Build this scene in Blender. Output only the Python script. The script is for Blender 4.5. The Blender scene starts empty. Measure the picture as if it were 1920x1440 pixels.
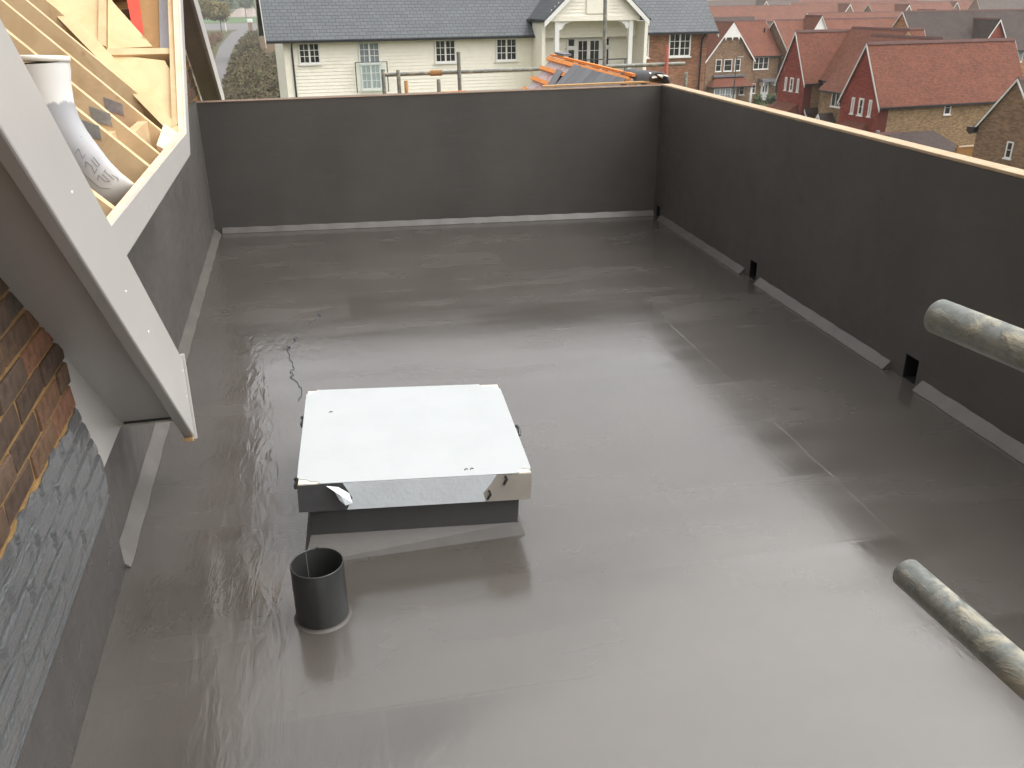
import bpy, bmesh, math, random
from mathutils import Vector, Matrix
random.seed(7)
R_ = math.radians
scene = bpy.context.scene
COL = scene.collection

# ------------------------------------------------------------------ camera, sky, sun, exposure
cam_d = bpy.data.cameras.new('camera'); cam = bpy.data.objects.new('camera', cam_d); COL.objects.link(cam)
cam_d.sensor_width = 36.0; cam_d.lens = 36.0 * 1638.0 / 1920.0
cam_d.clip_start = 0.02; cam_d.clip_end = 4000
X = Vector((0.981, -0.194, -0.009)); Y = Vector((-0.086, -0.396, -0.914))      # image right, image down
X.normalize(); Y = (Y - X * Y.dot(X)).normalized(); Z = X.cross(Y)
cam.matrix_world = Matrix(((X.x, -Y.x, -Z.x, 0.0), (X.y, -Y.y, -Z.y, 0.0), (X.z, -Y.z, -Z.z, 1.75), (0, 0, 0, 1)))
scene.camera = cam

SUN_EL, SUN_AZ = 60.0, 104.0            # azimuth measured from +y towards +x
world = bpy.data.worlds.new('World'); scene.world = world; world.use_nodes = True
nt = world.node_tree; nt.nodes.clear()
sky = nt.nodes.new('ShaderNodeTexSky'); sky.sky_type = 'NISHITA'; sky.sun_disc = False
sky.sun_elevation = R_(SUN_EL); sky.sun_rotation = R_(SUN_AZ); sky.air_density = 1.0; sky.dust_density = 4.0; sky.ozone_density = 1.0
hs = nt.nodes.new('ShaderNodeHueSaturation'); hs.inputs['Saturation'].default_value = 0.05
bg = nt.nodes.new('ShaderNodeBackground'); bg.inputs['Strength'].default_value = 0.15
wo = nt.nodes.new('ShaderNodeOutputWorld')
nt.links.new(sky.outputs[0], hs.inputs['Color']); nt.links.new(hs.outputs[0], bg.inputs['Color']); nt.links.new(bg.outputs[0], wo.inputs[0])

sun_d = bpy.data.lights.new('sun', 'SUN'); sun = bpy.data.objects.new('sun', sun_d); COL.objects.link(sun)
sun_d.energy = 0.9; sun_d.angle = R_(110); sun_d.color = (1.0, 0.94, 0.87)
sdir = Vector((math.sin(R_(SUN_AZ)) * math.cos(R_(SUN_EL)), math.cos(R_(SUN_AZ)) * math.cos(R_(SUN_EL)), math.sin(R_(SUN_EL))))
sun.rotation_euler = sdir.to_track_quat('Z', 'Y').to_euler(); sun.location = (0, 0, 30)

vs = scene.view_settings
scene.display_settings.display_device = 'sRGB'
vs.view_transform = 'Standard'; vs.look = 'None'; vs.gamma = 1.0; vs.use_curve_mapping = False; vs.exposure = 1.02
scene.render.engine = 'CYCLES'
scene.cycles.use_denoising = True; scene.cycles.use_adaptive_sampling = True; scene.cycles.adaptive_threshold = 0.03
scene.cycles.max_bounces = 7; scene.cycles.diffuse_bounces = 4; scene.cycles.glossy_bounces = 4; scene.cycles.transmission_bounces = 4
scene.cycles.volume_bounces = 1; scene.cycles.caustics_reflective = False; scene.cycles.caustics_refractive = False

# ------------------------------------------------------------------ materials
def node(nt, t, **kw):
    n = nt.nodes.new(t)
    for k, v in kw.items():
        if hasattr(n, k): setattr(n, k, v)
        else: n.inputs[k.replace('_', ' ')].default_value = v
    return n
def newmat(name, col, rough=0.6, spec=0.5, metal=0.0, coat=0.0, coat_rough=0.1):
    m = bpy.data.materials.new(name); m.use_nodes = True
    b = m.node_tree.nodes['Principled BSDF']
    b.inputs['Base Color'].default_value = (*col, 1); b.inputs['Roughness'].default_value = rough
    b.inputs['Specular IOR Level'].default_value = spec; b.inputs['Metallic'].default_value = metal
    b.inputs['Coat Weight'].default_value = coat; b.inputs['Coat Roughness'].default_value = coat_rough
    return m, m.node_tree, b
def ramp(nt, fac, stops):
    r = nt.nodes.new('ShaderNodeValToRGB'); e = r.color_ramp.elements
    while len(e) < len(stops): e.new(0.5)
    for i, (p, c) in enumerate(stops):
        e[i].position = p; e[i].color = (*c, 1) if len(c) == 3 else c
    nt.links.new(fac, r.inputs['Fac']); return r
def coords(nt, kind='Object', scale=(1, 1, 1), rot=(0, 0, 0), loc=(0, 0, 0)):
    tc = nt.nodes.new('ShaderNodeTexCoord'); mp = nt.nodes.new('ShaderNodeMapping')
    mp.inputs['Scale'].default_value = scale; mp.inputs['Rotation'].default_value = rot; mp.inputs['Location'].default_value = loc
    nt.links.new(tc.outputs[kind], mp.inputs['Vector']); return mp.outputs['Vector']
def noise(nt, vec, scale, detail=4, rough=0.55, dist=0.0):
    n = nt.nodes.new('ShaderNodeTexNoise'); n.inputs['Scale'].default_value = scale; n.inputs['Detail'].default_value = detail
    n.inputs['Roughness'].default_value = rough; n.inputs['Distortion'].default_value = dist
    nt.links.new(vec, n.inputs['Vector']); return n
def bump(nt, b, h, strength=0.3, dist=0.01, prev=None, target='Normal'):
    n = nt.nodes.new('ShaderNodeBump'); n.inputs['Strength'].default_value = strength; n.inputs['Distance'].default_value = dist
    nt.links.new(h, n.inputs['Height'])
    if prev is not None: nt.links.new(prev, n.inputs['Normal'])
    nt.links.new(n.outputs[0], b.inputs[target]); return n.outputs[0]
def math_(nt, op, a, b=None, clamp=False):
    n = nt.nodes.new('ShaderNodeMath'); n.operation = op; n.use_clamp = clamp
    for i, v in enumerate((a, b)):
        if v is None: continue
        if isinstance(v, (int, float)): n.inputs[i].default_value = v
        else: nt.links.new(v, n.inputs[i])
    return n.outputs[0]
def mixc(nt, fac, a, b):
    n = nt.nodes.new('ShaderNodeMix'); n.data_type = 'RGBA'
    for sock, v in ((n.inputs['Factor'], fac), (n.inputs[6], a), (n.inputs[7], b)):
        if isinstance(v, (int, float)): sock.default_value = v
        elif isinstance(v, tuple): sock.default_value = (*v, 1)
        else: nt.links.new(v, sock)
    return n.outputs[2]
M = {}
def simple(name, col, rough=0.6, var=0.12, scale=6.0, bstr=0.15, bdist=0.004, spec=0.5, kind='Object', metal=0.0, rnd=0.0, coat=0.0):
    m, nt, b = newmat(name, col, rough, spec, metal, coat)
    v = coords(nt, kind)
    n = noise(nt, v, scale, 5, 0.6)
    lo = tuple(max(0, c * (1 - var)) for c in col); hi = tuple(min(1, c * (1 + var)) for c in col)
    c = ramp(nt, n.outputs['Fac'], [(0.3, lo), (0.7, hi)]).outputs['Color']
    if rnd:
        oi = nt.nodes.new('ShaderNodeObjectInfo'); h = nt.nodes.new('ShaderNodeHueSaturation')
        nt.links.new(math_(nt, 'ADD', math_(nt, 'MULTIPLY', oi.outputs['Random'], 2 * rnd), 1 - rnd), h.inputs['Value'])
        nt.links.new(c, h.inputs['Color']); c = h.outputs['Color']
    nt.links.new(c, b.inputs['Base Color'])
    if bstr: bump(nt, b, noise(nt, v, scale * 8, 3).outputs['Fac'], bstr, bdist)
    M[name] = m; return m

# grey GRP resin: walls (satin) and floor (wet-look topcoat)
def grp(name, col, rough, coat, floor=False):
    m, nt, b = newmat(name, col, rough, 0.5)
    v = coords(nt, 'Object')
    n1 = noise(nt, v, 1.3, 5, 0.6); n2 = noise(nt, v, 9, 4, 0.6); n3 = noise(nt, v, 45, 2, 0.6)
    lo = tuple(c * 0.86 for c in col); hi = tuple(c * 1.13 for c in col)
    c = ramp(nt, n1.outputs['Fac'], [(0.3, lo), (0.7, hi)]).outputs['Color']
    if not floor:
        # roller marks and a few pale scuffs
        vs_ = coords(nt, 'Object', (1.2, 1.2, 9)); sc = noise(nt, vs_, 2.3, 6, 0.7)
        f = ramp(nt, sc.outputs['Fac'], [(0.62, (0, 0, 0)), (0.74, (1, 1, 1))]).outputs['Color']
        c = mixc(nt, math_(nt, 'MULTIPLY', f, 0.35), c, tuple(min(1, x * 1.7) for x in col))
        bandn = noise(nt, coords(nt, 'Object', (0.8, 0.8, 14)), 3.0, 5, 0.7); seam = noise(nt, coords(nt, 'Object', (2.2, 2.2, 0.25)), 1.1, 3, 0.5)
        hv = nt.nodes.new('ShaderNodeHueSaturation'); nt.links.new(c, hv.inputs['Color']); nt.links.new(math_(nt, 'ADD', 0.74, math_(nt, 'ADD', math_(nt, 'MULTIPLY', bandn.outputs['Fac'], 0.26), math_(nt, 'MULTIPLY', seam.outputs['Fac'], 0.26))), hv.inputs['Value']); c = hv.outputs['Color']
        rr = ramp(nt, n2.outputs['Fac'], [(0.3, (rough - 0.08,) * 3), (0.7, (rough + 0.1,) * 3)]).outputs['Color']
        nt.links.new(rr, b.inputs['Roughness'])
        p = bump(nt, b, n2.outputs['Fac'], 0.25, 0.004)
        bump(nt, b, n3.outputs['Fac'], 0.35, 0.0012, p)
    else:
        # overlapping mats: lap lines run across (x) and one long lap at x = 1.82
        br = nt.nodes.new('ShaderNodeTexBrick'); br.offset = 0.37; br.squash = 1.0
        br.inputs['Scale'].default_value = 1.0; br.inputs['Brick Width'].default_value = 1.13; br.inputs['Row Height'].default_value = 0.46
        br.inputs['Mortar Size'].default_value = 0.010; br.inputs['Mortar Smooth'].default_value = 0.6; br.inputs['Bias'].default_value = 0.0
        br.inputs['Color1'].default_value = (0.2, 0.2, 0.2, 1); br.inputs['Color2'].default_value = (0.8, 0.8, 0.8, 1); br.inputs['Mortar'].default_value = (0.5, 0.5, 0.5, 1)
        wv = noise(nt, v, 2.0, 2); add = nt.nodes.new('ShaderNodeVectorMath'); add.operation = 'MULTIPLY_ADD'
        nt.links.new(wv.outputs['Color'], add.inputs[0]); add.inputs[1].default_value = (0.018, 0.014, 0); nt.links.new(v, add.inputs[2])
        nt.links.new(add.outputs[0], br.inputs['Vector'])
        sep = nt.nodes.new('ShaderNodeSeparateXYZ'); nt.links.new(v, sep.inputs[0])
        # the laps show where the resin is thin: a broken mask
        gate = ramp(nt, noise(nt, v, 0.9, 3).outputs['Fac'], [(0.42, (0, 0, 0)), (0.58, (1, 1, 1))]).outputs['Color']
        tone = math_(nt, 'MULTIPLY', math_(nt, 'SUBTRACT', br.outputs['Color'], 0.5), math_(nt, 'MULTIPLY', gate, 0.34))
        hv = nt.nodes.new('ShaderNodeHueSaturation'); nt.links.new(c, hv.inputs['Color']); nt.links.new(math_(nt, 'ADD', tone, 1.0), hv.inputs['Value'])
        c = hv.outputs['Color']
        longlap = math_(nt, 'SUBTRACT', 1.0, math_(nt, 'MULTIPLY', math_(nt, 'ABSOLUTE', math_(nt, 'ADD', math_(nt, 'SUBTRACT', sep.outputs['X'], 1.82), math_(nt, 'MULTIPLY', math_(nt, 'SUBTRACT', n2.outputs['Fac'], 0.5), 0.03))), 90.0), clamp=True)
        lapmask = ramp(nt, noise(nt, coords(nt, 'Object', (1, 1, 1), (0, 0, 0), (3, 1, 0)), 2.2, 3).outputs['Fac'], [(0.4, (0.1,) * 3), (0.6, (1,) * 3)]).outputs['Color']
        longlap = math_(nt, 'MULTIPLY', longlap, lapmask)
        step = math_(nt, 'GREATER_THAN', sep.outputs['X'], 1.82)
        c = mixc(nt, math_(nt, 'MULTIPLY', longlap, 0.35), c, (0.13, 0.12, 0.11))
        # gloss varies in broad brushed patches
        br2 = noise(nt, coords(nt, 'Object', (0.7, 2.6, 1)), 1.6, 3, 0.5)
        ro = math_(nt, 'ADD', math_(nt, 'MULTIPLY', br2.outputs['Fac'], 0.34), 0.03)
        ro = math_(nt, 'ADD', ro, math_(nt, 'MULTIPLY', tone, 0.6))
        dm = noise(nt, coords(nt, 'Object', (0.6, 2.2, 1), (0, 0, 0.06), (5, 2, 0)), 1.5, 2, 0.5, 0.2); df = ramp(nt, dm.outputs['Fac'], [(0.42, (0, 0, 0)), (0.72, (1, 1, 1))]).outputs['Color']
        c = mixc(nt, math_(nt, 'MULTIPLY', df, 0.12), c, (0.125, 0.112, 0.10)); ro = math_(nt, 'ADD', ro, math_(nt, 'MULTIPLY', df, 0.10))
        nt.links.new(ro, b.inputs['Roughness'])
        # ripples: strong at the left foot of the wall, weak in the middle
        rip = noise(nt, coords(nt, 'Object', (2.8, 0.75, 1)), 7.0, 3, 0.55, 0.5)
        left = ramp(nt, math_(nt, 'ADD', math_(nt, 'MULTIPLY', sep.outputs['X'], 0.30), math_(nt, 'MULTIPLY', n1.outputs['Fac'], 0.35)), [(0.02, (1, 1, 1)), (0.20, (0.12, 0.12, 0.12))]).outputs['Color']
        h = math_(nt, 'MULTIPLY', rip.outputs['Fac'], left)
        p = bump(nt, b, h, 0.32, 0.008)
        p = bump(nt, b, noise(nt, v, 26, 1, 0.5).outputs['Fac'], 0.07, 0.0012, p)
        hl = math_(nt, 'ADD', math_(nt, 'MULTIPLY', math_(nt, 'MULTIPLY', br.outputs['Fac'], gate), 0.2), math_(nt, 'ADD', longlap, math_(nt, 'MULTIPLY', step, 0.6)))
        p = bump(nt, b, hl, 0.35, 0.0014, p)
        b.inputs['Coat Weight'].default_value = coat; nt.links.new(math_(nt, 'MULTIPLY', ro, 0.65), b.inputs['Coat Roughness']); b.inputs['Coat IOR'].default_value = 1.85
        nt.links.new(p, b.inputs['Coat Normal'])
    nt.links.new(c, b.inputs['Base Color'])
    M[name] = m; return m
grp('grp_wall', (0.081, 0.0725, 0.0655), 0.5, 0.0)
grp('grp_wall_shaded', (0.056, 0.050, 0.046), 0.32, 0.0)  # same resin as the wall, darkened: shade of the lower band in its colour
grp('grp_floor', (0.0775, 0.0685, 0.0605), 0.2, 0.9, True)
# resin brushed thinly over brick: glossy
m, nt, b = newmat('grp_brush', (0.082, 0.086, 0.089), 0.28, 0.6, coat=1.0, coat_rough=0.08)
v = coords(nt, 'Object'); bump(nt, b, noise(nt, coords(nt, 'Object', (1, 1, 3)), 34, 4, 0.6, 0.6).outputs['Fac'], 0.8, 0.010); M['grp_brush'] = m
# paler rough fillet strip
simple('grp_fillet', (0.108, 0.098, 0.089), 0.34, 0.14, 10, 0.25, 0.004)
simple('grp_skirt', (0.092, 0.084, 0.077), 0.35, 0.12, 8, 0.2, 0.003)
simple('upstand_grey', (0.060, 0.061, 0.062), 0.38, 0.12, 6, 0.15, 0.003)
simple('scupper_black', (0.012, 0.012, 0.013), 0.5, 0.1, 20, 0)

# timber
def timber(name, c1, c2, knots=True, scale=(1, 1, 1), rough=0.65):
    m, nt, b = newmat(name, c1, rough, 0.3)
    v = coords(nt, 'Object', scale)
    oi = nt.nodes.new('ShaderNodeObjectInfo'); off = nt.nodes.new('ShaderNodeVectorMath'); off.operation = 'ADD'
    cm = nt.nodes.new('ShaderNodeCombineXYZ'); nt.links.new(math_(nt, 'MULTIPLY', oi.outputs['Random'], 37.0), cm.inputs[0]); nt.links.new(math_(nt, 'MULTIPLY', oi.outputs['Random'], 19.0), cm.inputs[2])
    nt.links.new(v, off.inputs[0]); nt.links.new(cm.outputs[0], off.inputs[1]); v = off.outputs[0]
    g = noise(nt, v, 5, 6, 0.65, 1.2)
    c = ramp(nt, g.outputs['Fac'], [(0.3, c2), (0.62, c1)]).outputs['Color']
    if knots:
        vo = nt.nodes.new('ShaderNodeTexVoronoi'); vo.inputs['Scale'].default_value = 5.5; nt.links.new(v, vo.inputs['Vector'])
        k = ramp(nt, vo.outputs['Distance'], [(0.05, (1, 1, 1)), (0.11, (0, 0, 0))]).outputs['Color']
        c = mixc(nt, math_(nt, 'MULTIPLY', k, 0.55), c, (0.22, 0.11, 0.045))
    nt.links.new(c, b.inputs['Base Color']); bump(nt, b, g.outputs['Fac'], 0.15, 0.003); M[name] = m
timber('pine', (0.62, 0.455, 0.27), (0.50, 0.345, 0.185))
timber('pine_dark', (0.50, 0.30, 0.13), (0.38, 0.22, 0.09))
timber('ply', (0.66, 0.50, 0.29), (0.58, 0.42, 0.225))
timber('edge_timber', (0.74, 0.60, 0.43), (0.66, 0.49, 0.31), False)
timber('coping_pine', (0.46, 0.36, 0.24), (0.40, 0.28, 0.17), False)
timber('orange_batten', (0.75, 0.28, 0.06), (0.62, 0.20, 0.04), False)
timber('fence_wood', (0.42, 0.22, 0.07), (0.33, 0.16, 0.05), False)
simple('coping_brown', (0.16, 0.105, 0.07), 0.7, 0.25, 12, 0.2)
simple('upvc', (0.47, 0.45, 0.425), 0.32, 0.03, 3, 0.04)
simple('upvc_dirty', (0.36, 0.33, 0.27), 0.6, 0.35, 22, 0.2)
simple('screw_white', (0.85, 0.85, 0.84), 0.4, 0.02, 3, 0)
simple('grey_sheet', (0.34, 0.34, 0.36), 0.5, 0.08, 6, 0.05)
simple('red_membrane', (0.70, 0.06, 0.03), 0.5, 0.15, 9, 0.2)
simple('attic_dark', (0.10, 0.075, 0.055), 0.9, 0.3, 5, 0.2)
simple('nail_plate', (0.42, 0.43, 0.44), 0.35, 0.2, 30, 0.3, metal=0.7)
simple('ink', (0.16, 0.16, 0.17), 0.6, 0.05, 3, 0)
# pvc tube, grey over the middle, white at the tail and top
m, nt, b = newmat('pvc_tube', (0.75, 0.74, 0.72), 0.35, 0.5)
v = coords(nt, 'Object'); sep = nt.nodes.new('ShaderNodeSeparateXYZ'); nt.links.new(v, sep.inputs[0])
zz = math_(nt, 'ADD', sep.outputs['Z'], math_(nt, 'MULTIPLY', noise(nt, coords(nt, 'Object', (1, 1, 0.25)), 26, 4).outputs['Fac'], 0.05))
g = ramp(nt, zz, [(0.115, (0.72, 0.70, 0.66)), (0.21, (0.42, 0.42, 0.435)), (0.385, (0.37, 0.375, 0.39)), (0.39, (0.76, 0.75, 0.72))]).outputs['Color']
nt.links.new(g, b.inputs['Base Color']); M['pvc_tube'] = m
simple('pvc_sheet', (0.78, 0.75, 0.68), 0.5, 0.08, 16, 0.2)

# bricks close by, each object its own tone
m, nt, b = newmat('brick', (0.2, 0.1, 0.06), 0.85, 0.25)
v = coords(nt, 'Object'); oi = nt.nodes.new('ShaderNodeObjectInfo')
cr = ramp(nt, oi.outputs['Random'], [(0.0, (0.072, 0.048, 0.035)), (0.4, (0.105, 0.066, 0.043)), (0.6, (0.085, 0.063, 0.05)), (0.85, (0.13, 0.078, 0.047)), (1.0, (0.22, 0.10, 0.06))]).outputs['Color']
n = noise(nt, v, 22, 6, 0.7); dk = ramp(nt, n.outputs['Fac'], [(0.30, (0.45, 0.45, 0.45)), (0.6, (1.1, 1.1, 1.1))]).outputs['Color']
mx = nt.nodes.new('ShaderNodeMix'); mx.data_type = 'RGBA'; mx.blend_type = 'MULTIPLY'; mx.inputs['Factor'].default_value = 1.0
nt.links.new(cr, mx.inputs[6]); nt.links.new(dk, mx.inputs[7]); nt.links.new(mx.outputs[2], b.inputs['Base Color'])
bump(nt, b, noise(nt, v, 60, 5, 0.7).outputs['Fac'], 0.6, 0.006); M['brick'] = m
simple('mortar', (0.24, 0.14, 0.048), 0.95, 0.25, 30, 0.7, 0.006)

# protective film over the rooflight, metal, pipe
m, nt, b = newmat('film', (0.80, 0.83, 0.85), 0.28, 0.5)
v = coords(nt, 'Object'); sm = noise(nt, v, 5, 5, 0.7)
nt.links.new(ramp(nt, sm.outputs['Fac'], [(0.30, (0.385, 0.405, 0.41)), (0.55, (0.41, 0.43, 0.435))]).outputs['Color'], b.inputs['Base Color'])
p = bump(nt, b, noise(nt, v, 3.5, 3, 0.5).outputs['Fac'], 0.2, 0.02); bump(nt, b, noise(nt, coords(nt, 'Object', (1, 3.5, 1), (0, 0, 0.5)), 7, 4, 0.6, 1.0).outputs['Fac'], 0.12, 0.004, p); M['film'] = m
simple('film_white', (0.66, 0.71, 0.74), 0.6, 0.05, 9, 0.3)
simple('pale_frame', (0.72, 0.66, 0.55), 0.4, 0.08, 9, 0.1)
simple('alu_brown', (0.33, 0.30, 0.27), 0.35, 0.08, 8, 0.05)
simple('dark_plastic_lid', (0.07, 0.07, 0.072), 0.35, 0.1, 9, 0.05)
simple('beige_lid', (0.34, 0.315, 0.28), 0.4, 0.08, 9, 0.05)
simple('dark_plastic', (0.028, 0.029, 0.031), 0.4, 0.2, 15, 0.1)
simple('pipe_grey', (0.026, 0.027, 0.026), 0.3, 0.12, 12, 0.12)
simple('blue_thread', (0.035, 0.05, 0.075), 0.6, 0.2, 30, 0)
# galvanised scaffold tube with splashes of mortar
m, nt, b = newmat('scaffold', (0.3, 0.32, 0.3), 0.5, 0.5)
v = coords(nt, 'Object'); n1 = noise(nt, v, 14, 6, 0.65, 0.6); n2 = noise(nt, v, 45, 5, 0.7)
c = ramp(nt, n2.outputs['Fac'], [(0.3, (0.14, 0.15, 0.138)), (0.7, (0.28, 0.295, 0.275))]).outputs['Color']
sp = ramp(nt, n1.outputs['Fac'], [(0.50, (0, 0, 0)), (0.66, (1, 1, 1))]).outputs['Color']
c = mixc(nt, math_(nt, 'MULTIPLY', sp, 0.7), c, (0.47, 0.42, 0.30))
nt.links.new(c, b.inputs['Base Color'])
nt.links.new(math_(nt, 'SUBTRACT', 0.45, math_(nt, 'MULTIPLY', sp, 0.45)), b.inputs['Metallic'])
nt.links.new(math_(nt, 'ADD', 0.42, math_(nt, 'MULTIPLY', sp, 0.4)), b.inputs['Roughness'])
p = bump(nt, b, sp, 0.5, 0.003); bump(nt, b, n2.outputs['Fac'], 0.3, 0.002, p); M['scaffold'] = m
simple('rust', (0.33, 0.17, 0.06), 0.8, 0.4, 40, 0.5)
simple('red_tape', (0.42, 0.13, 0.10), 0.6, 0.1, 10, 0.1)
simple('slate_near', (0.125, 0.125, 0.135), 0.5, 0.2, 7, 0.3, rnd=0.14)
simple('ridge_dark', (0.075, 0.075, 0.078), 0.55, 0.15, 9, 0.2)
# underlay felt: pale with red print marks
m, nt, b = newmat('underlay', (0.5, 0.46, 0.46), 0.6, 0.3)
v = coords(nt, 'Object'); n1 = noise(nt, v, 9, 3, 0.5, 1.5)
nt.links.new(ramp(nt, n1.outputs['Fac'], [(0.45, (0.50, 0.47, 0.48)), (0.60, (0.46, 0.35, 0.35)), (0.66, (0.50, 0.16, 0.15))]).outputs['Color'], b.inputs['Base Color']); M['underlay'] = m

# houses
simple('weatherboard_cream', (0.90, 0.86, 0.735), 0.55, 0.04, 3, 0.05)
simple('white_paint', (0.80, 0.79, 0.75), 0.45, 0.03, 3, 0)
simple('gutter_black', (0.018, 0.018, 0.02), 0.4, 0.1, 5, 0)
simple('door_white', (0.80, 0.80, 0.78), 0.4, 0.02, 3, 0)
simple('lead_grey', (0.17, 0.17, 0.19), 0.6, 0.15, 4, 0.1)
def roofmat(name, col, w, hgt, rough=0.8, var=0.22, blot=0.16):
    m, nt, b = newmat(name, col, rough, 0.3)
    tc = nt.nodes.new('ShaderNodeUVMap')
    br = nt.nodes.new('ShaderNodeTexBrick'); br.offset = 0.5
    br.inputs['Scale'].default_value = 1.0; br.inputs['Brick Width'].default_value = w; br.inputs['Row Height'].default_value = hgt
    br.inputs['Mortar Size'].default_value = hgt * 0.07; br.inputs['Mortar Smooth'].default_value = 0.3
    lo = tuple(c * (1 - var) for c in col); hi = tuple(c * (1 + var) for c in col)
    br.inputs['Color1'].default_value = (*lo, 1); br.inputs['Color2'].default_value = (*hi, 1); br.inputs['Mortar'].default_value = (*[c * 0.45 for c in col], 1)
    nt.links.new(tc.outputs[0], br.inputs['Vector'])
    n = noise(nt, tc.outputs[0], 0.55, 5, 0.65)
    d = ramp(nt, n.outputs['Fac'], [(0.3, (1 - blot,) * 3), (0.7, (1 + blot,) * 3)]).outputs['Color']
    mx = nt.nodes.new('ShaderNodeMix'); mx.data_type = 'RGBA'; mx.blend_type = 'MULTIPLY'; mx.inputs['Factor'].default_value = 1.0
    nt.links.new(br.outputs['Color'], mx.inputs[6]); nt.links.new(d, mx.inputs[7]); nt.links.new(mx.outputs[2], b.inputs['Base Color'])
    # each course rises towards its lower edge
    sp = nt.nodes.new('ShaderNodeSeparateXYZ'); nt.links.new(tc.outputs[0], sp.inputs[0])
    saw = math_(nt, 'SUBTRACT', 1.0, math_(nt, 'FRACT', math_(nt, 'DIVIDE', sp.outputs['Y'], hgt)))
    bump(nt, b, math_(nt, 'ADD', saw, math_(nt, 'MULTIPLY', br.outputs['Fac'], -0.5)), 0.6, 0.02)
    M[name] = m
roofmat('roof_slate', (0.098, 0.107, 0.114), 0.34, 0.22, 0.6, 0.08, 0.07)
roofmat('roof_red', (0.16, 0.055, 0.031), 0.17, 0.11)
roofmat('roof_red_pale', (0.172, 0.063, 0.037), 0.17, 0.11)
roofmat('roof_brown', (0.060, 0.042, 0.036), 0.17, 0.11)
roofmat('roof_grey_brown', (0.11, 0.083, 0.071), 0.17, 0.11)
roofmat('tile_hung', (0.27, 0.062, 0.042), 0.17, 0.11)
def wallmat(name, col, mort, var=0.3):
    m, nt, b = newmat(name, col, 0.85, 0.25)
    tc = nt.nodes.new('ShaderNodeUVMap')
    br = nt.nodes.new('ShaderNodeTexBrick'); br.offset = 0.5
    br.inputs['Scale'].default_value = 1.0; br.inputs['Brick Width'].default_value = 0.225; br.inputs['Row Height'].default_value = 0.075
    br.inputs['Mortar Size'].default_value = 0.006; br.inputs['Mortar Smooth'].default_value = 0.2
    br.inputs['Color1'].default_value = (*[c * (1 - var) for c in col], 1); br.inputs['Color2'].default_value = (*[c * (1 + var) for c in col], 1); br.inputs['Mortar'].default_value = (*mort, 1)
    nt.links.new(tc.outputs[0], br.inputs['Vector'])
    n = noise(nt, tc.outputs[0], 1.1, 6, 0.75)
    d = ramp(nt, n.outputs['Fac'], [(0.3, (0.78,) * 3), (0.7, (1.18,) * 3)]).outputs['Color']
    mx = nt.nodes.new('ShaderNodeMix'); mx.data_type = 'RGBA'; mx.blend_type = 'MULTIPLY'; mx.inputs['Factor'].default_value = 1.0
    nt.links.new(br.outputs['Color'], mx.inputs[6]); nt.links.new(d, mx.inputs[7]); nt.links.new(mx.outputs[2], b.inputs['Base Color'])
    bump(nt, b, br.outputs['Fac'], -0.4, 0.01); M[name] = m
wallmat('brick_red_house', (0.26, 0.125, 0.075), (0.26, 0.18, 0.12))
wallmat('brick_buff', (0.28, 0.185, 0.10), (0.30, 0.22, 0.13))
wallmat('brick_brown', (0.24, 0.15, 0.09), (0.27, 0.20, 0.13))
wallmat('brick_orange', (0.38, 0.19, 0.09), (0.32, 0.22, 0.13))
m, nt, b = newmat('glass', (0.02, 0.024, 0.028), 0.08, 0.6)
n = noise(nt, coords(nt, 'Object'), 1.3, 3); nt.links.new(ramp(nt, n.outputs['Fac'], [(0.35, (0.012, 0.014, 0.017)), (0.7, (0.06, 0.06, 0.055))]).outputs['Color'], b.inputs['Base Color']); M['glass'] = m
m, nt, b = newmat('glass_pale', (0.22, 0.26, 0.27), 0.1, 0.6); M['glass_pale'] = m
m, nt, b = newmat('balustrade_glass', (0.72, 0.84, 0.80), 0.03, 0.5); b.inputs['Alpha'].default_value = 0.16; M['balustrade_glass'] = m

# vegetation and ground
def leafmat(name, cols):
    m, nt, b = newmat(name, cols[0], 0.7, 0.25)
    gi = nt.nodes.new('ShaderNodeNewGeometry')
    n = noise(nt, coords(nt, 'Object'), 0.35, 4, 0.6)
    f = math_(nt, 'ADD', math_(nt, 'MULTIPLY', gi.outputs['Random Per Island'], 0.28), math_(nt, 'MULTIPLY', n.outputs['Fac'], 0.78))
    st = [(0.25 + 0.55 * i / (len(cols) - 1), c) for i, c in enumerate(cols)]
    nt.links.new(ramp(nt, f, st).outputs['Color'], b.inputs['Base Color']); M[name] = m
leafmat('leaf_scrub', [(0.03, 0.033, 0.014), (0.06, 0.058, 0.025), (0.095, 0.064, 0.037), (0.07, 0.075, 0.03), (0.13, 0.11, 0.035)])
leafmat('leaf_olive', [(0.09, 0.085, 0.03), (0.16, 0.13, 0.045), (0.20, 0.165, 0.06)])
leafmat('leaf_green', [(0.03, 0.045, 0.02), (0.055, 0.085, 0.03), (0.085, 0.11, 0.045)])
leafmat('leaf_brown', [(0.07, 0.045, 0.025), (0.11, 0.065, 0.035), (0.13, 0.09, 0.045)])
simple('bark', (0.10, 0.075, 0.055), 0.9, 0.3, 5, 0.4)
m, nt, b = newmat('ground', (0.07, 0.075, 0.035), 0.95, 0.2)
v = coords(nt, 'Object'); n1 = noise(nt, v, 0.03, 6, 0.6); n2 = noise(nt, v, 0.6, 5, 0.7)
c = ramp(nt, n1.outputs['Fac'], [(0.35, (0.075, 0.085, 0.032)), (0.55, (0.095, 0.085, 0.045)), (0.7, (0.07, 0.095, 0.03))]).outputs['Color']
nt.links.new(mixc(nt, math_(nt, 'MULTIPLY', n2.outputs['Fac'], 0.4), c, (0.05, 0.05, 0.025)), b.inputs['Base Color']); M['ground'] = m
simple('asphalt', (0.13, 0.125, 0.125), 0.9, 0.12, 0.8, 0.2, 0.01)
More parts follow.
